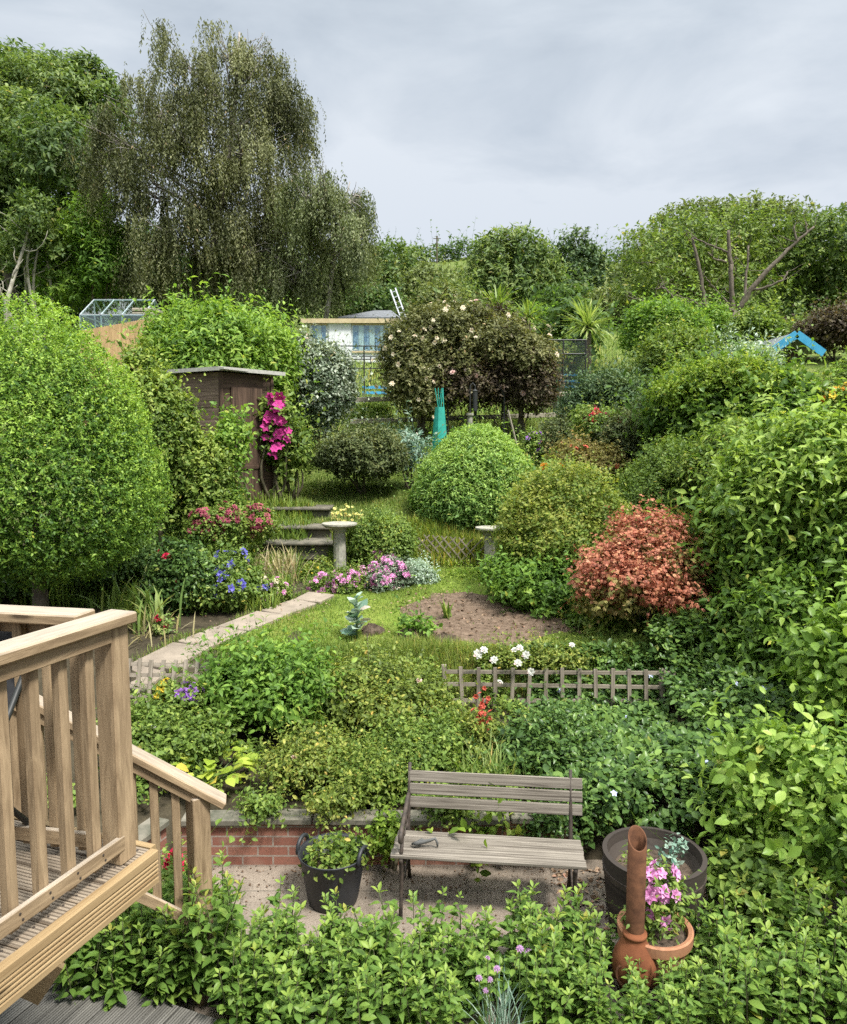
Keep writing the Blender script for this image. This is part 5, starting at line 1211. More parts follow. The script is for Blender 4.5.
m = MB(); m.tube([(a[0], 15.4, zm), (a[0], 15.4, zt), (a[0] + .05, 15.4, zt + .06), (a[0] + .1, 15.4, zt), (a[0] + .1, 15.4, zt - .08)], .014, 6); m.build('hook', 'blackmetal', root)
m = MB(); m.lathe([(0, zt - .5), (.05, zt - .5), (.05, zt - .12), (.06, zt - .1), (0, zt - .05)], (a[0] + .1, 15.4, 0), 10); m.build('feeder_tube', 'blackmetal', root)
q = [at(517, 436, 15.8), at(508, 410, 15.8)]; tag(MB().tube([q[0] - up * .2, q[1]], .022, 6).build('leaning_stake', 'railwood', None, q[0] - up * .2), 'pale wooden stake leaning under the right of the rose arch', 'stake')
# post and rail fence
fy = 17.6; fx = thing('post_and_rail_fence', 'weathered two rail wooden fence passing behind the rose arch', 'fence', (at(350, 425, fy)[0], fy, 3.3))
p0 = at(350, 400, fy); p1 = at(640, 392, 19.0)
for k, dz in enumerate((0, -.5)):
    m = MB(); m.beam(p0 + up * dz, p1 + up * dz, .035, .11); m.build('rail', 'railwood', fx, bevel=.008)
for t_ in (0, .33, .66, 1):
    q = p0 + (p1 - p0) * t_ + np.array([0, .07, 0]); zz = float(T(q[0], q[1])); m = MB(); m.box((q[0], q[1], (zz - .2 + q[2] + .12) / 2), (q[2] + .12 - zz + .2, .11, .11), up); m.build('post', 'railwood', fx, bevel=.01)
# fruit cages
def cage(label, px0, px1, pyt, Y, dep, net, crate, clab):
    a, b_ = at(px0, pyt, Y), at(px1, pyt, Y); z0 = float(T((a[0] + b_[0]) / 2, Y)) - .1; root = thing('fruit_cage', label, 'fruit cage', ((a[0] + b_[0]) / 2, Y + dep / 2, z0)); m = MB(); zt = a[2]
    P4 = [(a[0], Y), (b_[0], Y), (b_[0], Y + dep), (a[0], Y + dep)]; nx_ = 3
    for (x, y) in P4 + [((a[0] + b_[0]) / 2, Y), ((a[0] + b_[0]) / 2, Y + dep)]: m.tube([(x, y, z0), (x, y, zt)], .022, 6)
    for i in range(4):
        p, q = P4[i], P4[(i + 1) % 4]
        for z in (zt, zt - .35): m.tube([(*p, z), (*q, z)], .018, 6)
    m.build('frame', 'blackmetal', root)
    if net:
        m = MB(); e = .03
        for i in range(4):
            p, q = P4[i], P4[(i + 1) % 4]; m.box(((p[0] + q[0]) / 2, (p[1] + q[1]) / 2, (z0 + zt) / 2), (math.dist(p, q) - .06, .004, zt - z0), (q[0] - p[0], q[1] - p[1], 0))
        m.build('netting', 'netting', root)
    if crate:
        px, py, w = crate; c = at(px, py, Y + .4); cr = thing('blue_crate', clab, 'crate', c); ww = w * Y / F; m = MB()
        for k in range(9): 
            for s in (-1, 1): m.box(c + [ww * (k / 8 - .5), s * .22, .16], (.34, .05, .02), up)
        for z in (.02, .17, .32):
            for s in (-1, 1): m.box(c + [0, s * .235, z], (ww + .05, .02, .045), (1, 0, 0)); m.box(c + [s * (ww / 2 + .02), 0, z], (.47, .02, .045), (0, 1, 0))
        m.build('slats', 'blueplastic', cr)
        m = MB(); m.box(c + [0, 0, .0], (ww, .44, .03)); m.build('base', 'blueplastic', cr)
cage('black framed fruit cage left of the rose arch, open sided', 336, 392, 346, 20.5, 2.6, False, (378, 399, 28), 'blue slatted crate standing behind the rail fence left of the rose arch')
cage('fruit cage hung with dark netting right of the rose arch', 541, 586, 340, 19.5, 2.2, True, (569, 388, 34), 'blue slatted crate inside the netted fruit cage')
shrub('caged_fruit_bush', 'green fruit bush growing inside the netted cage', 548, 580, 348, 20.5, 'L_mid', .12, cov=1.8, depth=.6, nl=4, ry=.5)
shrub('nettle_patch', 'rough green weeds behind the fence left of the rose arch', 345, 395, 408, 18.6, 'L_meadow', .12, 'plant', cov=1.8, depth=.8, nl=5, asp=.3)
# cordylines
def cordyline(label, px, pyb, pyt, Y, n, L, mat='L_strap'):
    b_ = at(px, pyb, Y); z0 = float(T(b_[0], Y)); c = at(px, pyt, Y); root = thing('cordyline', label, 'palm', (b_[0], Y, z0)); m = MB(); m.tube([(b_[0], Y, z0 - .1), (c[0], Y, c[2])], [.13, .09], 8); m.build('trunk', 'bark', root, smooth=True)
    r = np.random.default_rng(seed()); B = np.tile(c, (n, 1)) + r.normal(size=(n, 3)) * .06; V, Fc, vv = ribbons(B, r.random(n) * 6.28, np.arccos(np.clip(1 - 1.5 * r.random(n), -1, 1)), L * (.7 + .4 * r.random(n)), np.full(n, .055), .9 * r.random(n), r, 5); fastmesh('crown', V, Fc, vv, mat, root)
cordyline('spiky cordyline with a bare trunk standing beside the netted cage', 588, 362, 326, 23, 130, 1.05, 'L_meadow')
cordyline('spiky cordyline rising directly behind the rose arch', 497, 340, 308, 26, 130, 1.0, 'L_mid'); cordyline('smaller spiky cordyline behind the right of the rose arch', 528, 342, 318, 26.5, 110, .8, 'L_mid')
# blue gabled playhouse
pk = at(797, 334, 17); el_, er_ = at(774, 348, 17), at(824, 352, 17); gz = float(T(pk[0], 17)); root = thing('playhouse', 'wooden playhouse with bright blue painted gable boards at the right', 'playhouse', (pk[0], 17, gz))
for e in (el_, er_):
    m = MB(); m.beam(pk + up * 0, e - up * .03, .03, .17); m.build('gable_board', 'bluepaint', root)
    m = MB(); off = np.array([0, .85, .03]); q = (pk + e) / 2 + off; d = e - pk; m.box(q, (np.linalg.norm(d), 1.6, .03), d, (0, 1, 0)); m.build('roof', 'slate', root)
m = MB(); tri = [el_ - up * .1, er_ - up * .1, pk - up * .1]; m.add([t_ + np.array([0, .5, 0]) for t_ in tri] + [t_ + np.array([0, .53, 0]) for t_ in tri], [(0, 1, 2), (5, 4, 3), (0, 3, 4, 1), (1, 4, 5, 2), (2, 5, 3, 0)]); m.build('gable_shade_panel', 'shedwood', root)  # dark triangle added to stand for the shade inside the gable
for px in (818, 779):
    q = at(px, 352, 17.02); m = MB(); m.box((q[0], 17.03, (gz + q[2]) / 2), (q[2] - gz + .1, .07, .07), up); m.build('post', 'bluepaint', root)
    m = MB(); m.box((q[0], 18.5, (gz + q[2]) / 2), (q[2] - gz, .07, .07), up); m.build('post', 'shedwood', root)
m = MB(); m.box(((el_[0] + er_[0]) / 2, 18.45, (gz + pk[2]) / 2 - .1), (er_[0] - el_[0] - .1, .03, pk[2] - gz - .2)); m.build('back_wall', 'shedwood', root)
# ================================================================== NEIGHBOURS' GARDENS
# new close board fence on the left boundary
q0, q1 = at(80, 331, 18.0), at(153, 318, 22.5); root = thing('board_fence', 'new tan close boarded fence beside the clipped dome', 'fence', ((q0 + q1) / 2)[:2].tolist() + [float(T((q0[0] + q1[0]) / 2, 20))]); m = MB(); d = q1 - q0; n = int(np.linalg.norm(d[:2]) / .14)
for i in range(n):
    p = q0 + d * (i + .5) / n; zb = float(T(p[0], p[1])) - .4; m.box((p[0], p[1], (p[2] + zb) / 2), (p[2] - zb, .135, .02), up, (d[0], d[1], 0))
m.build('boards', 'fencewood', root)
m = MB(); m.box(at(127, 357, 20.2) + [.12, -.1, 0], (1.5, .07, .07), up); m.build('post', 'shedwood', root)
# greenhouse
gb = at(76, 318, 30); w0, w1 = at(80, 312, 29), at(143, 312, 29); Hr = at(110, 301, 30.5)[2]; He = at(110, 315, 29)[2]; zg = float(T(gb[0], 30)); X0, X1 = w0[0], w1[0]; Yf, Yb = 29., 31.6; Yr = 30.3
root = thing('greenhouse', 'aluminium framed glass greenhouse above the board fence', 'greenhouse', ((X0 + X1) / 2, 30.3, zg)); m = MB()
for x in np.linspace(X0, X1, 4):
    m.beam((x, Yf, zg), (x, Yf, He), .05, .05, (0, 1, 0)); m.beam((x, Yb, zg), (x, Yb, He), .05, .05, (0, 1, 0)); m.beam((x, Yf, He), (x, Yr, Hr), .05, .05); m.beam((x, Yb, He), (x, Yr, Hr), .05, .05)
for y_, z_ in ((Yf, He), (Yb, He), (Yr, Hr), (Yf, He - .55), (Yf, He - 1.1)): m.beam((X0, y_, z_), (X1, y_, z_), .05, .06)
for x in (X0, X1): m.beam((x, Yf, He), (x, Yb, He), .05, .05); m.beam((x, Yr, zg), (x, Yr, Hr), .04, .04, (0, 1, 0))
m.build('frame', 'alu', root)
for i, (p, q) in enumerate((((Yf, He), (Yr, Hr)), ((Yb, He), (Yr, Hr)))):
    m = MB(); m.add([(X0, p[0], p[1] + .03), (X1, p[0], p[1] + .03), (X1, q[0], q[1] + .03), (X0, q[0], q[1] + .03), (X0, p[0], p[1] + .024), (X1, p[0], p[1] + .024), (X1, q[0], q[1] + .024), (X0, q[0], q[1] + .024)],
        [(0, 1, 2, 3), (7, 6, 5, 4), (0, 4, 5, 1), (2, 6, 7, 3), (0, 3, 7, 4), (1, 5, 6, 2)]); m.build('glass_roof', 'glass', root)
m = MB(); m.box(((X0 + X1) / 2, Yf - .03, (zg + He) / 2), (X1 - X0, .006, He - zg)); m.build('glass_wall', 'glass', root)
for x in (X0 - .03, X1 + .03):
    m = MB(); m.add([(x, Yf, zg), (x, Yb, zg), (x, Yb, He), (x, Yr, Hr), (x, Yf, He), (x + .006, Yf, zg), (x + .006, Yb, zg), (x + .006, Yb, He), (x + .006, Yr, Hr), (x + .006, Yf, He)], [(0, 1, 2, 3, 4), (9, 8, 7, 6, 5)] + [(i, 5 + i, 5 + (i + 1) % 5, (i + 1) % 5) for i in range(5)]); m.build('glass_wall', 'glass', root)
# timber crate like lean-to right of the greenhouse
c = at(148, 318, 29.5); m = MB(); zz = float(T(c[0], 29.5)); 
for k in range(12): m.box((c[0], 29.5, zz + .1 + k * (at(148, 310, 29.5)[2] - zz) / 12), (.9, .9, .13))
tag(m.build('compost_bay', 'railwood', None, (c[0], 29.5, zz), bevel=.02), 'grey slatted timber compost bay right of the greenhouse', 'compost bay')
# cabin
cy = 30.; a, b_ = at(310, 345, cy), at(394, 345, cy); ztop = at(350, 322, cy)[2]; zb = float(T(a[0], cy)) - .2; X0, X1 = a[0], b_[0]
root = thing('garden_cabin', 'white garden cabin with blue striped curtains and a tan fascia', 'cabin', ((X0 + X1) / 2, cy + 1.5, zb))
m = MB(); m.box(((X0 + X1) / 2, cy + 1.5, (zb + ztop) / 2), (X1 - X0, 3, ztop - zb)); m.build('wall', 'whitepaint', root)
m = MB(); m.box(((X0 + X1) / 2 - .05, cy + 1.5, ztop + .05), (X1 - X0 + .5, 3.3, .1)); m.build('roof', 'felt', root)
m = MB(); m.box(((X0 + X1) / 2 - .05, cy - .17, ztop + .02), (X1 - X0 + .54, .04, .17)); m.build('fascia', 'tanpaint', root)
def cwin(px0, px1, cols, nm):
    p, q = at(px0, 335, cy), at(px1, 335, cy); zc0, zc1 = ztop - 1.15, ztop - .1; m = MB(); w_ = q[0] - p[0]
    fr_ = None; m.box(((p[0] + q[0]) / 2, cy - .03, zc1), (w_ + .1, .06, .07)); m.box(((p[0] + q[0]) / 2, cy - .03, zc0), (w_ + .1, .06, .07))
    for x in np.linspace(p[0], q[0], 4): m.box((x, cy - .03, (zc0 + zc1) / 2), (zc1 - zc0, .05, .06), up)
    f_ = m.build(nm, 'tanpaint', root); k = cols; 
    for i in range(k):
        m = MB(); ww = w_ / k; nn = 5; vv_ = []
        for j in range(nn + 1):
            for z in (zc0, zc1): vv_.append((p[0] + ww * (i + j / nn), cy - .012 - .012 * (j % 2), z))
        m.add(vv_, [(2 * j, 2 * j + 2, 2 * j + 3, 2 * j + 1) for j in range(nn)]); m.build('curtain', 'bluecurtain' if i % 2 == 0 else 'whitepaint', f_)
    m = MB(); m.box(((p[0] + q[0]) / 2, cy - .05, (zc0 + zc1) / 2), (w_, .006, zc1 - zc0)); m.build('pane', 'glass', f_)
cwin(353, 391, 7, 'window'); cwin(312, 326, 3, 'window')
p, q = at(329, 340, cy), at(351, 340, cy); m = MB(); m.box(((p[0] + q[0]) / 2, cy - .03, (zb + ztop) / 2), (q[0] - p[0], .05, ztop - zb - .1)); m.build('door', 'whitepaint', root)
for x in (p[0], q[0]): m = MB(); m.box((x, cy - .05, (zb + ztop) / 2), (ztop - zb, .06, .09), up); m.build('door_frame', 'slate', root)
# dark slate roofed outhouse behind
oy = 36.; p, q = at(338, 318, oy), at(400, 318, oy); zt = at(370, 303, oy)[2]; ze = at(370, 317, oy)[2]; zb2 = float(T(p[0], oy)) - .3; root = thing('outhouse', 'low outhouse with a dark grey pitched roof behind the cabin', 'outhouse', ((p[0] + q[0]) / 2, oy + 1.5, zb2))
m = MB(); m.box(((p[0] + q[0]) / 2, oy + 2, (zb2 + ze) / 2), (q[0] - p[0] - .3, 3.4, ze - zb2 - .1)); m.build('wall', 'shedside', root)
m = MB(); x0, x1 = p[0], q[0]; V = [(x0, oy, ze), (x1, oy, ze), (x1 - .5, oy + 2, zt), (x0 + 1.6, oy + 2, zt), (x0, oy + 4, ze), (x1, oy + 4, ze)]; V += [(a_, b1, c1_ - .12) for a_, b1, c1_ in V]
m.add(V, [(0, 1, 2, 3), (3, 2, 5, 4), (0, 3, 4), (1, 5, 2), (6, 9, 8, 7), (9, 10, 11, 8), (0, 6, 7, 1), (1, 7, 11, 5), (5, 11, 10, 4), (4, 10, 6, 0)]); m.build('roof', 'slate', root)
# leaning ladder against the cabin
l0, l1 = at(405, 322, 29.3), at(393, 289, 29.8); l0 = l0 + (l0 - l1) * .9; root = thing('ladder', 'pale aluminium ladder leaning at the right end of the cabin', 'ladder', l0); dl = unit(l1 - l0); sd_ = unit(np.cross(dl, (0, 1, 0)))
for s in (-1, 1): m = MB(); m.beam(l0 + sd_ * .10 * s, l1 + sd_ * .10 * s, .05, .05, (0, 1, 0)); m.build('stile', 'alu', root)
for k in range(12): c = l0 + (l1 - l0) * (k + .5) / 12; m = MB(); m.beam(c - sd_ * .10, c + sd_ * .10, .035, .035, (0, 1, 0)); m.build('rung', 'alu', root)
# ================================================================== TREES
tree('birch_tree', 'tall weeping birch with brownish hanging foliage above the shed', [(240, 60, 44, 42), (205, 85, 60, 48), (275, 95, 40, 46), (150, 110, 46, 50), (112, 140, 38, 42), (190, 140, 70, 55), (245, 150, 60, 50), (155, 185, 62, 48), (215, 205, 66, 50), (265, 215, 40, 46), (180, 240, 58, 44), (235, 255, 52, 40), (285, 120, 30, 44), (128, 160, 46, 40), (210, 275, 50, 36)],
     38, 205, 'L_birch', .15, barkm='birchbark', weep=2.3, k=16, cov=2.4, asp=.4, depth=.8, lump=.35, gap=.48, trunk_r=.3, twigs=10, ca=.55, droop=.6, yj=1.3, cap=260000)
tree('birch_tree', 'smaller greener weeping birch right of the tall birch', [(318, 195, 32, 30), (350, 200, 24, 28), (310, 235, 40, 36), (345, 240, 28, 40), (300, 270, 40, 30), (355, 225, 18, 40), (328, 268, 30, 28)],
     36, 320, 'L_birch2', .14, barkm='birchbark', weep=2.0, k=16, cov=2.3, asp=.4, depth=.8, lump=.4, gap=.4, trunk_r=.16, twigs=8, ca=.55, droop=.6, yj=.8)
tree('ash_tree', 'tall bright leafy ash at the far left behind the thin bare trunks', [(30, 92, 46, 34), (-30, 100, 60, 50), (75, 82, 28, 22), (95, 98, 24, 30), (50, 115, 50, 40), (0, 140, 60, 44), (100, 130, 28, 38)], 52, 30, 'L_wood', .34, cov=2.1, depth=.5, lump=.2, gap=.18, k=7, trunk_r=.4, yj=2, droop=.15, kind='point', asp=.45)
tree('sycamore_tree', 'dense mid green tree at the left in front of the ash', [(20, 150, 44, 44), (60, 165, 36, 44), (-20, 170, 50, 50), (30, 200, 50, 36), (70, 205, 32, 36), (-10, 215, 40, 36)], 43, 25, 'L_wood', .3, cov=2.2, depth=.55, lump=.2, gap=.15, k=7, trunk_r=.3, yj=1.3, kind='point', asp=.45, vshift=-.06)
tree('hazel_tree', 'bright green bushy tree between the left trunks and the birch', [(95, 225, 26, 24), (85, 255, 34, 30), (110, 265, 24, 34), (75, 285, 36, 26)], 38, 92, 'L_elder', .24, cov=2.2, depth=.55, lump=.2, gap=.15, k=7, trunk_r=.1, trunks=3, kind='point', asp=.45)
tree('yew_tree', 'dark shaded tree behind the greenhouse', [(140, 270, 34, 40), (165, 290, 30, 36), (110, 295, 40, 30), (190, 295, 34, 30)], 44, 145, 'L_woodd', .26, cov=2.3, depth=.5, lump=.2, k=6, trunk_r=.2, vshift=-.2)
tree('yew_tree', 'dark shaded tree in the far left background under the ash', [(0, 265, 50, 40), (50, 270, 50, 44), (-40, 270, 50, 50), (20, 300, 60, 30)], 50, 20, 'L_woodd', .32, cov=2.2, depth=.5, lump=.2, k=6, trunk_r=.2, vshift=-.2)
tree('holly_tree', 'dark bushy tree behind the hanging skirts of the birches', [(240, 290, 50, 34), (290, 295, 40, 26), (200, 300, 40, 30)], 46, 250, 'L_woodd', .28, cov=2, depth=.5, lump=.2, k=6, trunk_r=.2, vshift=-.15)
# bare thin trunks at the left
r = np.random.default_rng(8); pts = [(12, 306, 32, 215), (20, 306, -4, 262), (30, 308, 30, 240), (36, 308, 38, 250), (47, 308, 45, 240), (24, 308, 18, 245), (42, 308, 60, 262)]
for k, (xa, ya, xb, yb) in enumerate(pts):
    a, b_ = at(xa, ya, 36 + .3 * k), at(xb, yb, 36 + .3 * k); z0 = float(T(a[0], a[1])); lab = ['thickest of the bare pale trunks behind the dome, leaning right', 'bare pale trunk leaning left behind the dome', 'short straight bare trunk, third from the left behind the dome', 'thin straight bare trunk near the middle of the group behind the dome', 'tall thin bare trunk at the right of the group behind the dome', 'thin bare stem second among the pale trunks behind the dome', 'slanting thin bare stem at the far right of the trunk group behind the dome'][k]
    root = thing('bare_tree', lab, 'tree', (a[0], a[1], z0), 'thin bare trunks at the left'); m = MB(); p_, r_ = limb((a[0], a[1], z0 - .2), b_, .16 if k == 0 else .1, .05, 10, .08, r); m.tube(p_, r_, 7)
    for j in range(5):
        i = 4 + j; e = p_[i] + np.array([r.normal() * .9, r.normal() * .5, .5 + .8 * r.random()]); q_, s_ = limb(p_[i], e, r_[i] * .5, .012, 6, .2, r); m.tube(q_, s_, 5)
    m.build('trunk', 'palebark', root, smooth=True)
    V, Fc, vv, _, _ = crown_geo([(*(b_ + up * .3), .9, .8, .7), (*(b_ + [r.normal() * .6, 0, -.5]), .6, .6, .5)], .2, cov=1.0, depth=.8, k=5, seed=700 + k, gap=.3); fastmesh('crown', V, Fc, vv, 'L_wood', root)
# middle distance
tree('sycamore_tree', 'round mid green tree right of the birches on the skyline', [(395, 268, 28, 18), (378, 280, 22, 16), (410, 285, 22, 16), (395, 292, 32, 14)], 75, 395, 'L_wood', .42, cov=2.2, depth=.5, lump=.18, k=6, trunk_r=.25)
tree('maple_tree', 'broad bright green tree in the centre of the skyline', [(495, 262, 22, 22), (518, 255, 26, 20), (540, 270, 16, 22), (508, 285, 34, 24), (535, 292, 22, 20), (485, 280, 14, 18)], 60, 512, 'L_wood', .36, cov=2.2, depth=.5, lump=.18, gap=.1, k=6, trunk_r=.2, kind='point', asp=.45, young=.4)
tree('pine_tree', 'dark conical conifer right of the central tree', [(575, 248, 12, 12), (578, 265, 22, 16), (568, 285, 22, 18), (592, 278, 16, 16), (580, 300, 28, 16)], 72, 578, 'L_conif', .38, cov=2.3, depth=.6, lump=.25, gap=.15, k=6, trunk_r=.22)
for k, (px0, px1, pyt, Y, mt, lab) in enumerate([(400, 452, 272, 62, 'L_far', 'pale grey green shrub at the field edge behind the rose arch'), (440, 480, 284, 52, 'L_wood', 'bright shrub left of the central skyline tree'), (405, 470, 292, 46, 'L_far', 'low hedge like shrub behind the ladder'), (540, 600, 292, 50, 'L_woodd', 'dark shrub below the conifer'), (590, 640, 296, 44, 'L_far', 'grey green shrub left of the bare branched tree'), (516, 560, 318, 34, 'L_elder', 'bright green shrub behind the fruit cage'),
                                             (540, 600, 312, 30, 'L_woodd', 'loose green shrub behind the tall cordyline'), (440, 520, 318, 33, 'L_wood', 'green shrub just behind the top of the rose arch'), (596, 632, 330, 40, 'L_brown', 'brown green shrub at the top of the pale grass patch'), (340, 400, 290, 48, 'L_woodd', 'dark shrub behind the slate roof')]):
    shrub('field_shrub', lab, px0, px1, pyt, Y, mt, .28, group='shrubs on the far slope', cov=2.2, depth=.5, nl=8, lump=.2, k=6, stems=3)
# field, ridge hedge and pole
def ridge(name, label, x0, x1, y, h, mat, size, step):
    s = seed(); r = np.random.default_rng(s); ls = []; x = x0
    while x < x1:
        z = float(T(x, y)); hh = h * (.7 + .6 * r.random()); ls.append((x, y + r.normal(), z + hh * .4, step * .8, 2., hh * .6)); x += step * (.7 + .5 * r.random())
    V, Fc, vv, P, N = crown_geo(ls, size, cov=1.8, depth=.5, lump=.25, seed=s, k=5, cap=70000); return tag(fastmesh(name, V, Fc, vv, mat, None, (x0, y, float(T(x0, y)))), label, 'hedge')
ridge('field_hedge', 'long dark hedge along the ridge of the far field', -75, 95, 192, 2.6, 'L_woodd', .8, 4); ridge('field_hedge', 'lower hedge across the far slope behind the central trees', -20, 60, 110, 2.4, 'L_far', .5, 3)
a = at(437, 264, 185); t = at(437, 236, 185); m = MB(); root = thing('telegraph_pole', 'thin grey pole on the ridge skyline', 'pole', (a[0], 185, float(T(a[0], 185))))
m.tube([(a[0], 185, float(T(a[0], 185)) - .5), t], .22, 6); m.build('pole', 'twig', root); m = MB(); m.box(t - up * .6, (1.8, .15, .15)); m.build('crossarm', 'twig', root)
# right hand wood
tree('oak_tree', 'wide yellow green tree with bare upper branches at the right', [(650, 262, 34, 28), (690, 240, 40, 26), (740, 235, 42, 26), (665, 290, 40, 26), (710, 270, 44, 30), (760, 262, 36, 30), (800, 250, 30, 30), (635, 300, 26, 22), (740, 300, 44, 24)], 40.5, 738, 'L_oak', .22, cov=1.15, depth=.8, lump=.35, gap=.5, k=6, trunk_r=.18, yj=1.2, twigs=9, droop=.1)
by_ = 34.5; q = at(735, 330, by_); root = thing('pollarded_tree', 'leafless pollarded tree with thick sawn branches at the right', 'tree', (q[0], by_, float(T(q[0], by_)))); m = MB(); base = np.array([q[0], by_, float(T(q[0], by_)) - .2])
def br(pl, r0, r1):
    P = [at(px, py, by_ + dy) for px, py, dy in pl]; P = np.array(P); t = np.linspace(0, 1, len(P)); tt = np.linspace(0, 1, len(P) * 3); PP = np.stack([np.interp(tt, t, P[:, i]) for i in range(3)], 1) + rng.normal(size=(len(tt), 3)) * .02; m.tube(PP, np.linspace(r0, r1, len(tt)) * .72, 7)
    for j in range(3, len(PP), 2):
        e = PP[j] + np.array([rng.normal() * .5, rng.normal() * .4, .25 + .6 * rng.random()]); q_, s_ = limb(PP[j], e, .022, .006, 5, .2); m.tube(q_, s_, 4)
crot = (737, 312, 0); m.tube([base, at(730, 330, by_), at(*crot[:2], by_)], [.3, .26, .22], 8)
br([crot, (752, 288, -.2), (768, 270, -.3), (785, 252, -.3), (798, 240, -.4), (815, 226, -.5)], .2, .06); br([(796, 242, -.4), (794, 226, -.4)], .07, .05); br([(806, 234, -.4), (806, 223, -.4)], .06, .045)
br([crot, (744, 300, 0), (746, 280, .2), (749, 245, .3)], .14, .05); br([(752, 290, -.2), (770, 286, -.4), (783, 280, -.5), (788, 272, -.5)], .09, .05); br([crot, (722, 306, -.2), (700, 304, -.3), (690, 300, -.4)], .1, .04)
br([(705, 312, .2), (703, 290, .2), (698, 262, .3), (692, 238, .3)], .15, .08); br([(731, 268, .1), (729, 250, .1), (728, 230, .1)], .14, .1); br([(733, 312, .1), (731, 290, .1), (731, 265, .1)], .16, .14); br([(728, 252, .1), (712, 246, .2), (693, 237, .2)], .07, .04); br([(727, 262, .1), (715, 260, 0), (708, 253, 0)], .07, .04); br([crot, (726, 300, .1), (714, 288, .1), (707, 279, .1)], .07, .03)
br([(680, 308, -.2), (672, 296, -.2), (664, 288, -.2), (655, 288, -.2)], .08, .04); br([(672, 302, -.2), (650, 302, -.3), (628, 296, -.3)], .06, .03)
m.build('trunk', 'bark', root, smooth=True)
tree('beech_tree', 'dense green tree at the far right edge of the skyline', [(830, 245, 36, 26), (810, 270, 40, 30), (850, 280, 40, 36), (870, 240, 36, 34), (790, 300, 36, 24), (830, 308, 40, 22)], 46, 835, 'L_wood', .26, cov=2.2, depth=.5, lump=.2, gap=.1, k=6, trunk_r=.25, yj=1.5)
tree('beech_tree', 'mid green tree behind the bare branched oak', [(700, 232, 40, 22), (745, 228, 40, 20), (780, 232, 34, 22), (660, 260, 34, 26), (640, 285, 28, 24), (720, 260, 50, 30), (770, 270, 40, 30)], 58, 715, 'L_far', .34, cov=2.2, depth=.5, lump=.2, k=6, trunk_r=.25, yj=1.5)
for k, (px0, px1, pyt, Y, mt, sz, lab) in enumerate([(626, 704, 306, 26, 'L_elder', .13, 'tall bright green upright bush at the edge of the pale grass patch'), (694, 730, 311, 27, 'L_elder', .13, 'small rounded green bush beneath the pollarded tree'), (726, 780, 315, 26, 'L_mid', .14, 'leafy green bush left of the blue gable roof'), (798, 870, 313, 26, 'L_purple', .12, 'dark brown leaved bush behind the blue gable'), (780, 850, 322, 30, 'L_wood', .16, 'green bush above the blue gable at the right'), (650, 700, 330, 19, 'L_yelg', .1, 'yellow green bush in front of the tall upright bush')]):
    shrub('allotment_bush', lab, px0, px1, pyt, Y, mt, sz, group='bushes in the gardens on the right', cov=2.6, depth=.45, nl=9, lump=.16, k=5, stems=4, up=.9)
SKYC = [(.93, 1.04, 1.16), (1.28, 1.39, 1.5), (1.72, 1.8, 1.87)]; ZEN = 6.4; EXPO = 2.2
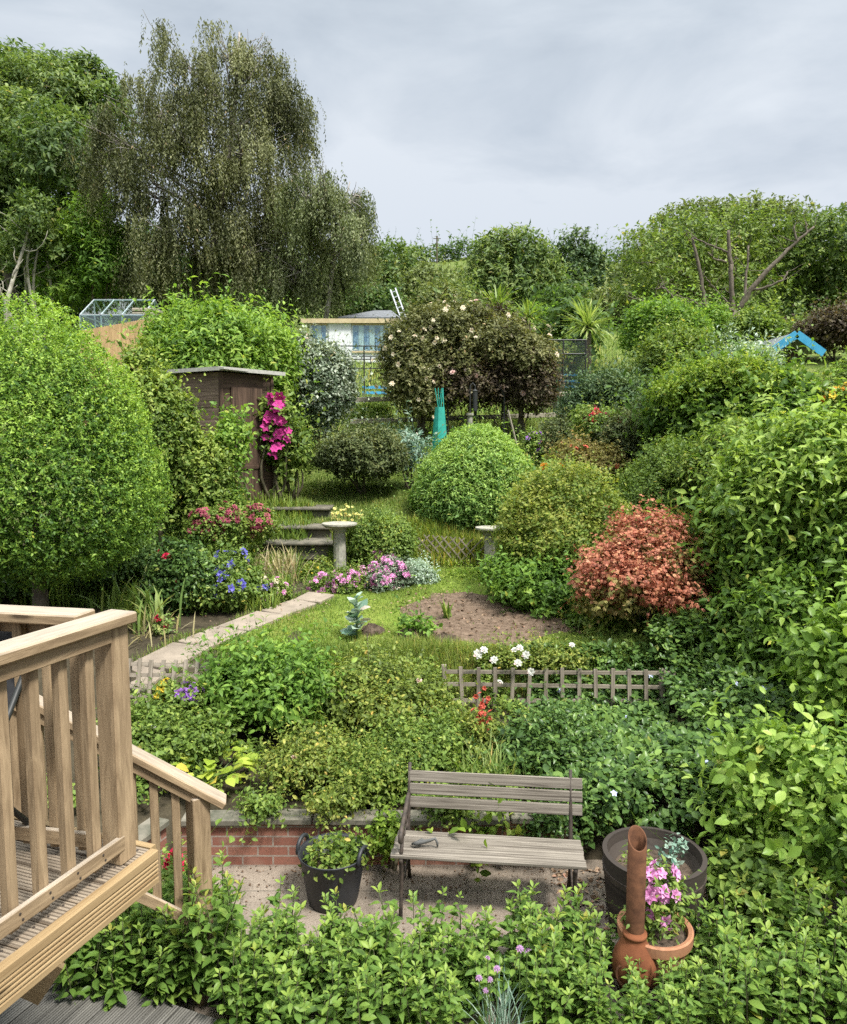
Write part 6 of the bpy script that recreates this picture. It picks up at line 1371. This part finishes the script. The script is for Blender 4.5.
# ================================================================== CAMERA, LIGHT, SKY
cam = bpy.data.cameras.new('camera'); co = bpy.data.objects.new('camera', cam); col.objects.link(co)
co.location = (0, 0, ZC); co.rotation_euler = (R(90) - PITCH, 0, 0)
cam.sensor_fit = 'VERTICAL'; cam.sensor_height = 36; cam.lens = F / 1024 * 36; cam.clip_end = 3000
scene.camera = co
sd = Vector((.42, -.42, .95)).normalized()
sl = bpy.data.lights.new('sun', 'SUN'); sl.energy = 1.5; sl.angle = R(11); sl.color = (1, .965, .9)
so = bpy.data.objects.new('sun', sl); col.objects.link(so); so.location = (10, -10, 40)
so.rotation_euler = sd.to_track_quat('Z', 'Y').to_euler()
w = bpy.data.worlds.new('World'); scene.world = w; w.use_nodes = True; nt = w.node_tree
bg = nt.nodes['Background']; bg.inputs[1].default_value = .1
sky = nt.nodes.new('ShaderNodeTexSky'); sky.sky_type = 'NISHITA'; sky.sun_disc = False
sky.sun_elevation = math.asin(sd.z); sky.sun_rotation = math.atan2(sd.x, sd.y)
tc = nt.nodes.new('ShaderNodeTexCoord'); g = tc.outputs['Generated']
n1 = noise(nt, mapping(nt, g, (1.6, 1.6, 4.2)), 1.5, 7, .55, .4)
n2 = noise(nt, mapping(nt, g, (1, 1, 2.4)), .9, 3, .5)
n3 = nt.nodes.new('ShaderNodeMath'); n3.operation = 'ADD'; nt.links.new(n1.outputs['Fac'], n3.inputs[0]); nt.links.new(n2.outputs['Fac'], n3.inputs[1])
n4 = nt.nodes.new('ShaderNodeMath'); n4.operation = 'MULTIPLY'; n4.inputs[1].default_value = .5; nt.links.new(n3.outputs[0], n4.inputs[0])
cl = ramp(nt, [(.41, SKYC[0]), (.5, SKYC[1]), (.59, SKYC[2])], n4.outputs[0])
sx = nt.nodes.new('ShaderNodeSeparateXYZ'); nt.links.new(g, sx.inputs[0])
el = ramp(nt, [(0, (.8, .81, .83)), (.25, (.9, .9, .91)), (.45, (1.05, 1.05, 1.04)), (.56, (1.35, 1.33, 1.28)), (1, (ZEN, ZEN * .97, ZEN * .9))], sx.outputs[2])
ml = nt.nodes.new('ShaderNodeVectorMath'); ml.operation = 'MULTIPLY'; nt.links.new(cl.outputs[0], ml.inputs[0]); nt.links.new(el.outputs[0], ml.inputs[1])
nt.links.new(mixc(nt, .93, sky.outputs[0], ml.outputs[0]), bg.inputs[0])
vs_ = scene.view_settings; vs_.view_transform = 'Standard'; vs_.look = 'None'; vs_.exposure = EXPO; vs_.gamma = 1; vs_.use_curve_mapping = False
c = scene.cycles; c.max_bounces = 7; c.diffuse_bounces = 5; c.glossy_bounces = 2; c.transmission_bounces = 3; c.transparent_max_bounces = 6
c.use_denoising = False; c.caustics_reflective = False; c.caustics_refractive = False
c.use_adaptive_sampling = True; c.adaptive_threshold = .02
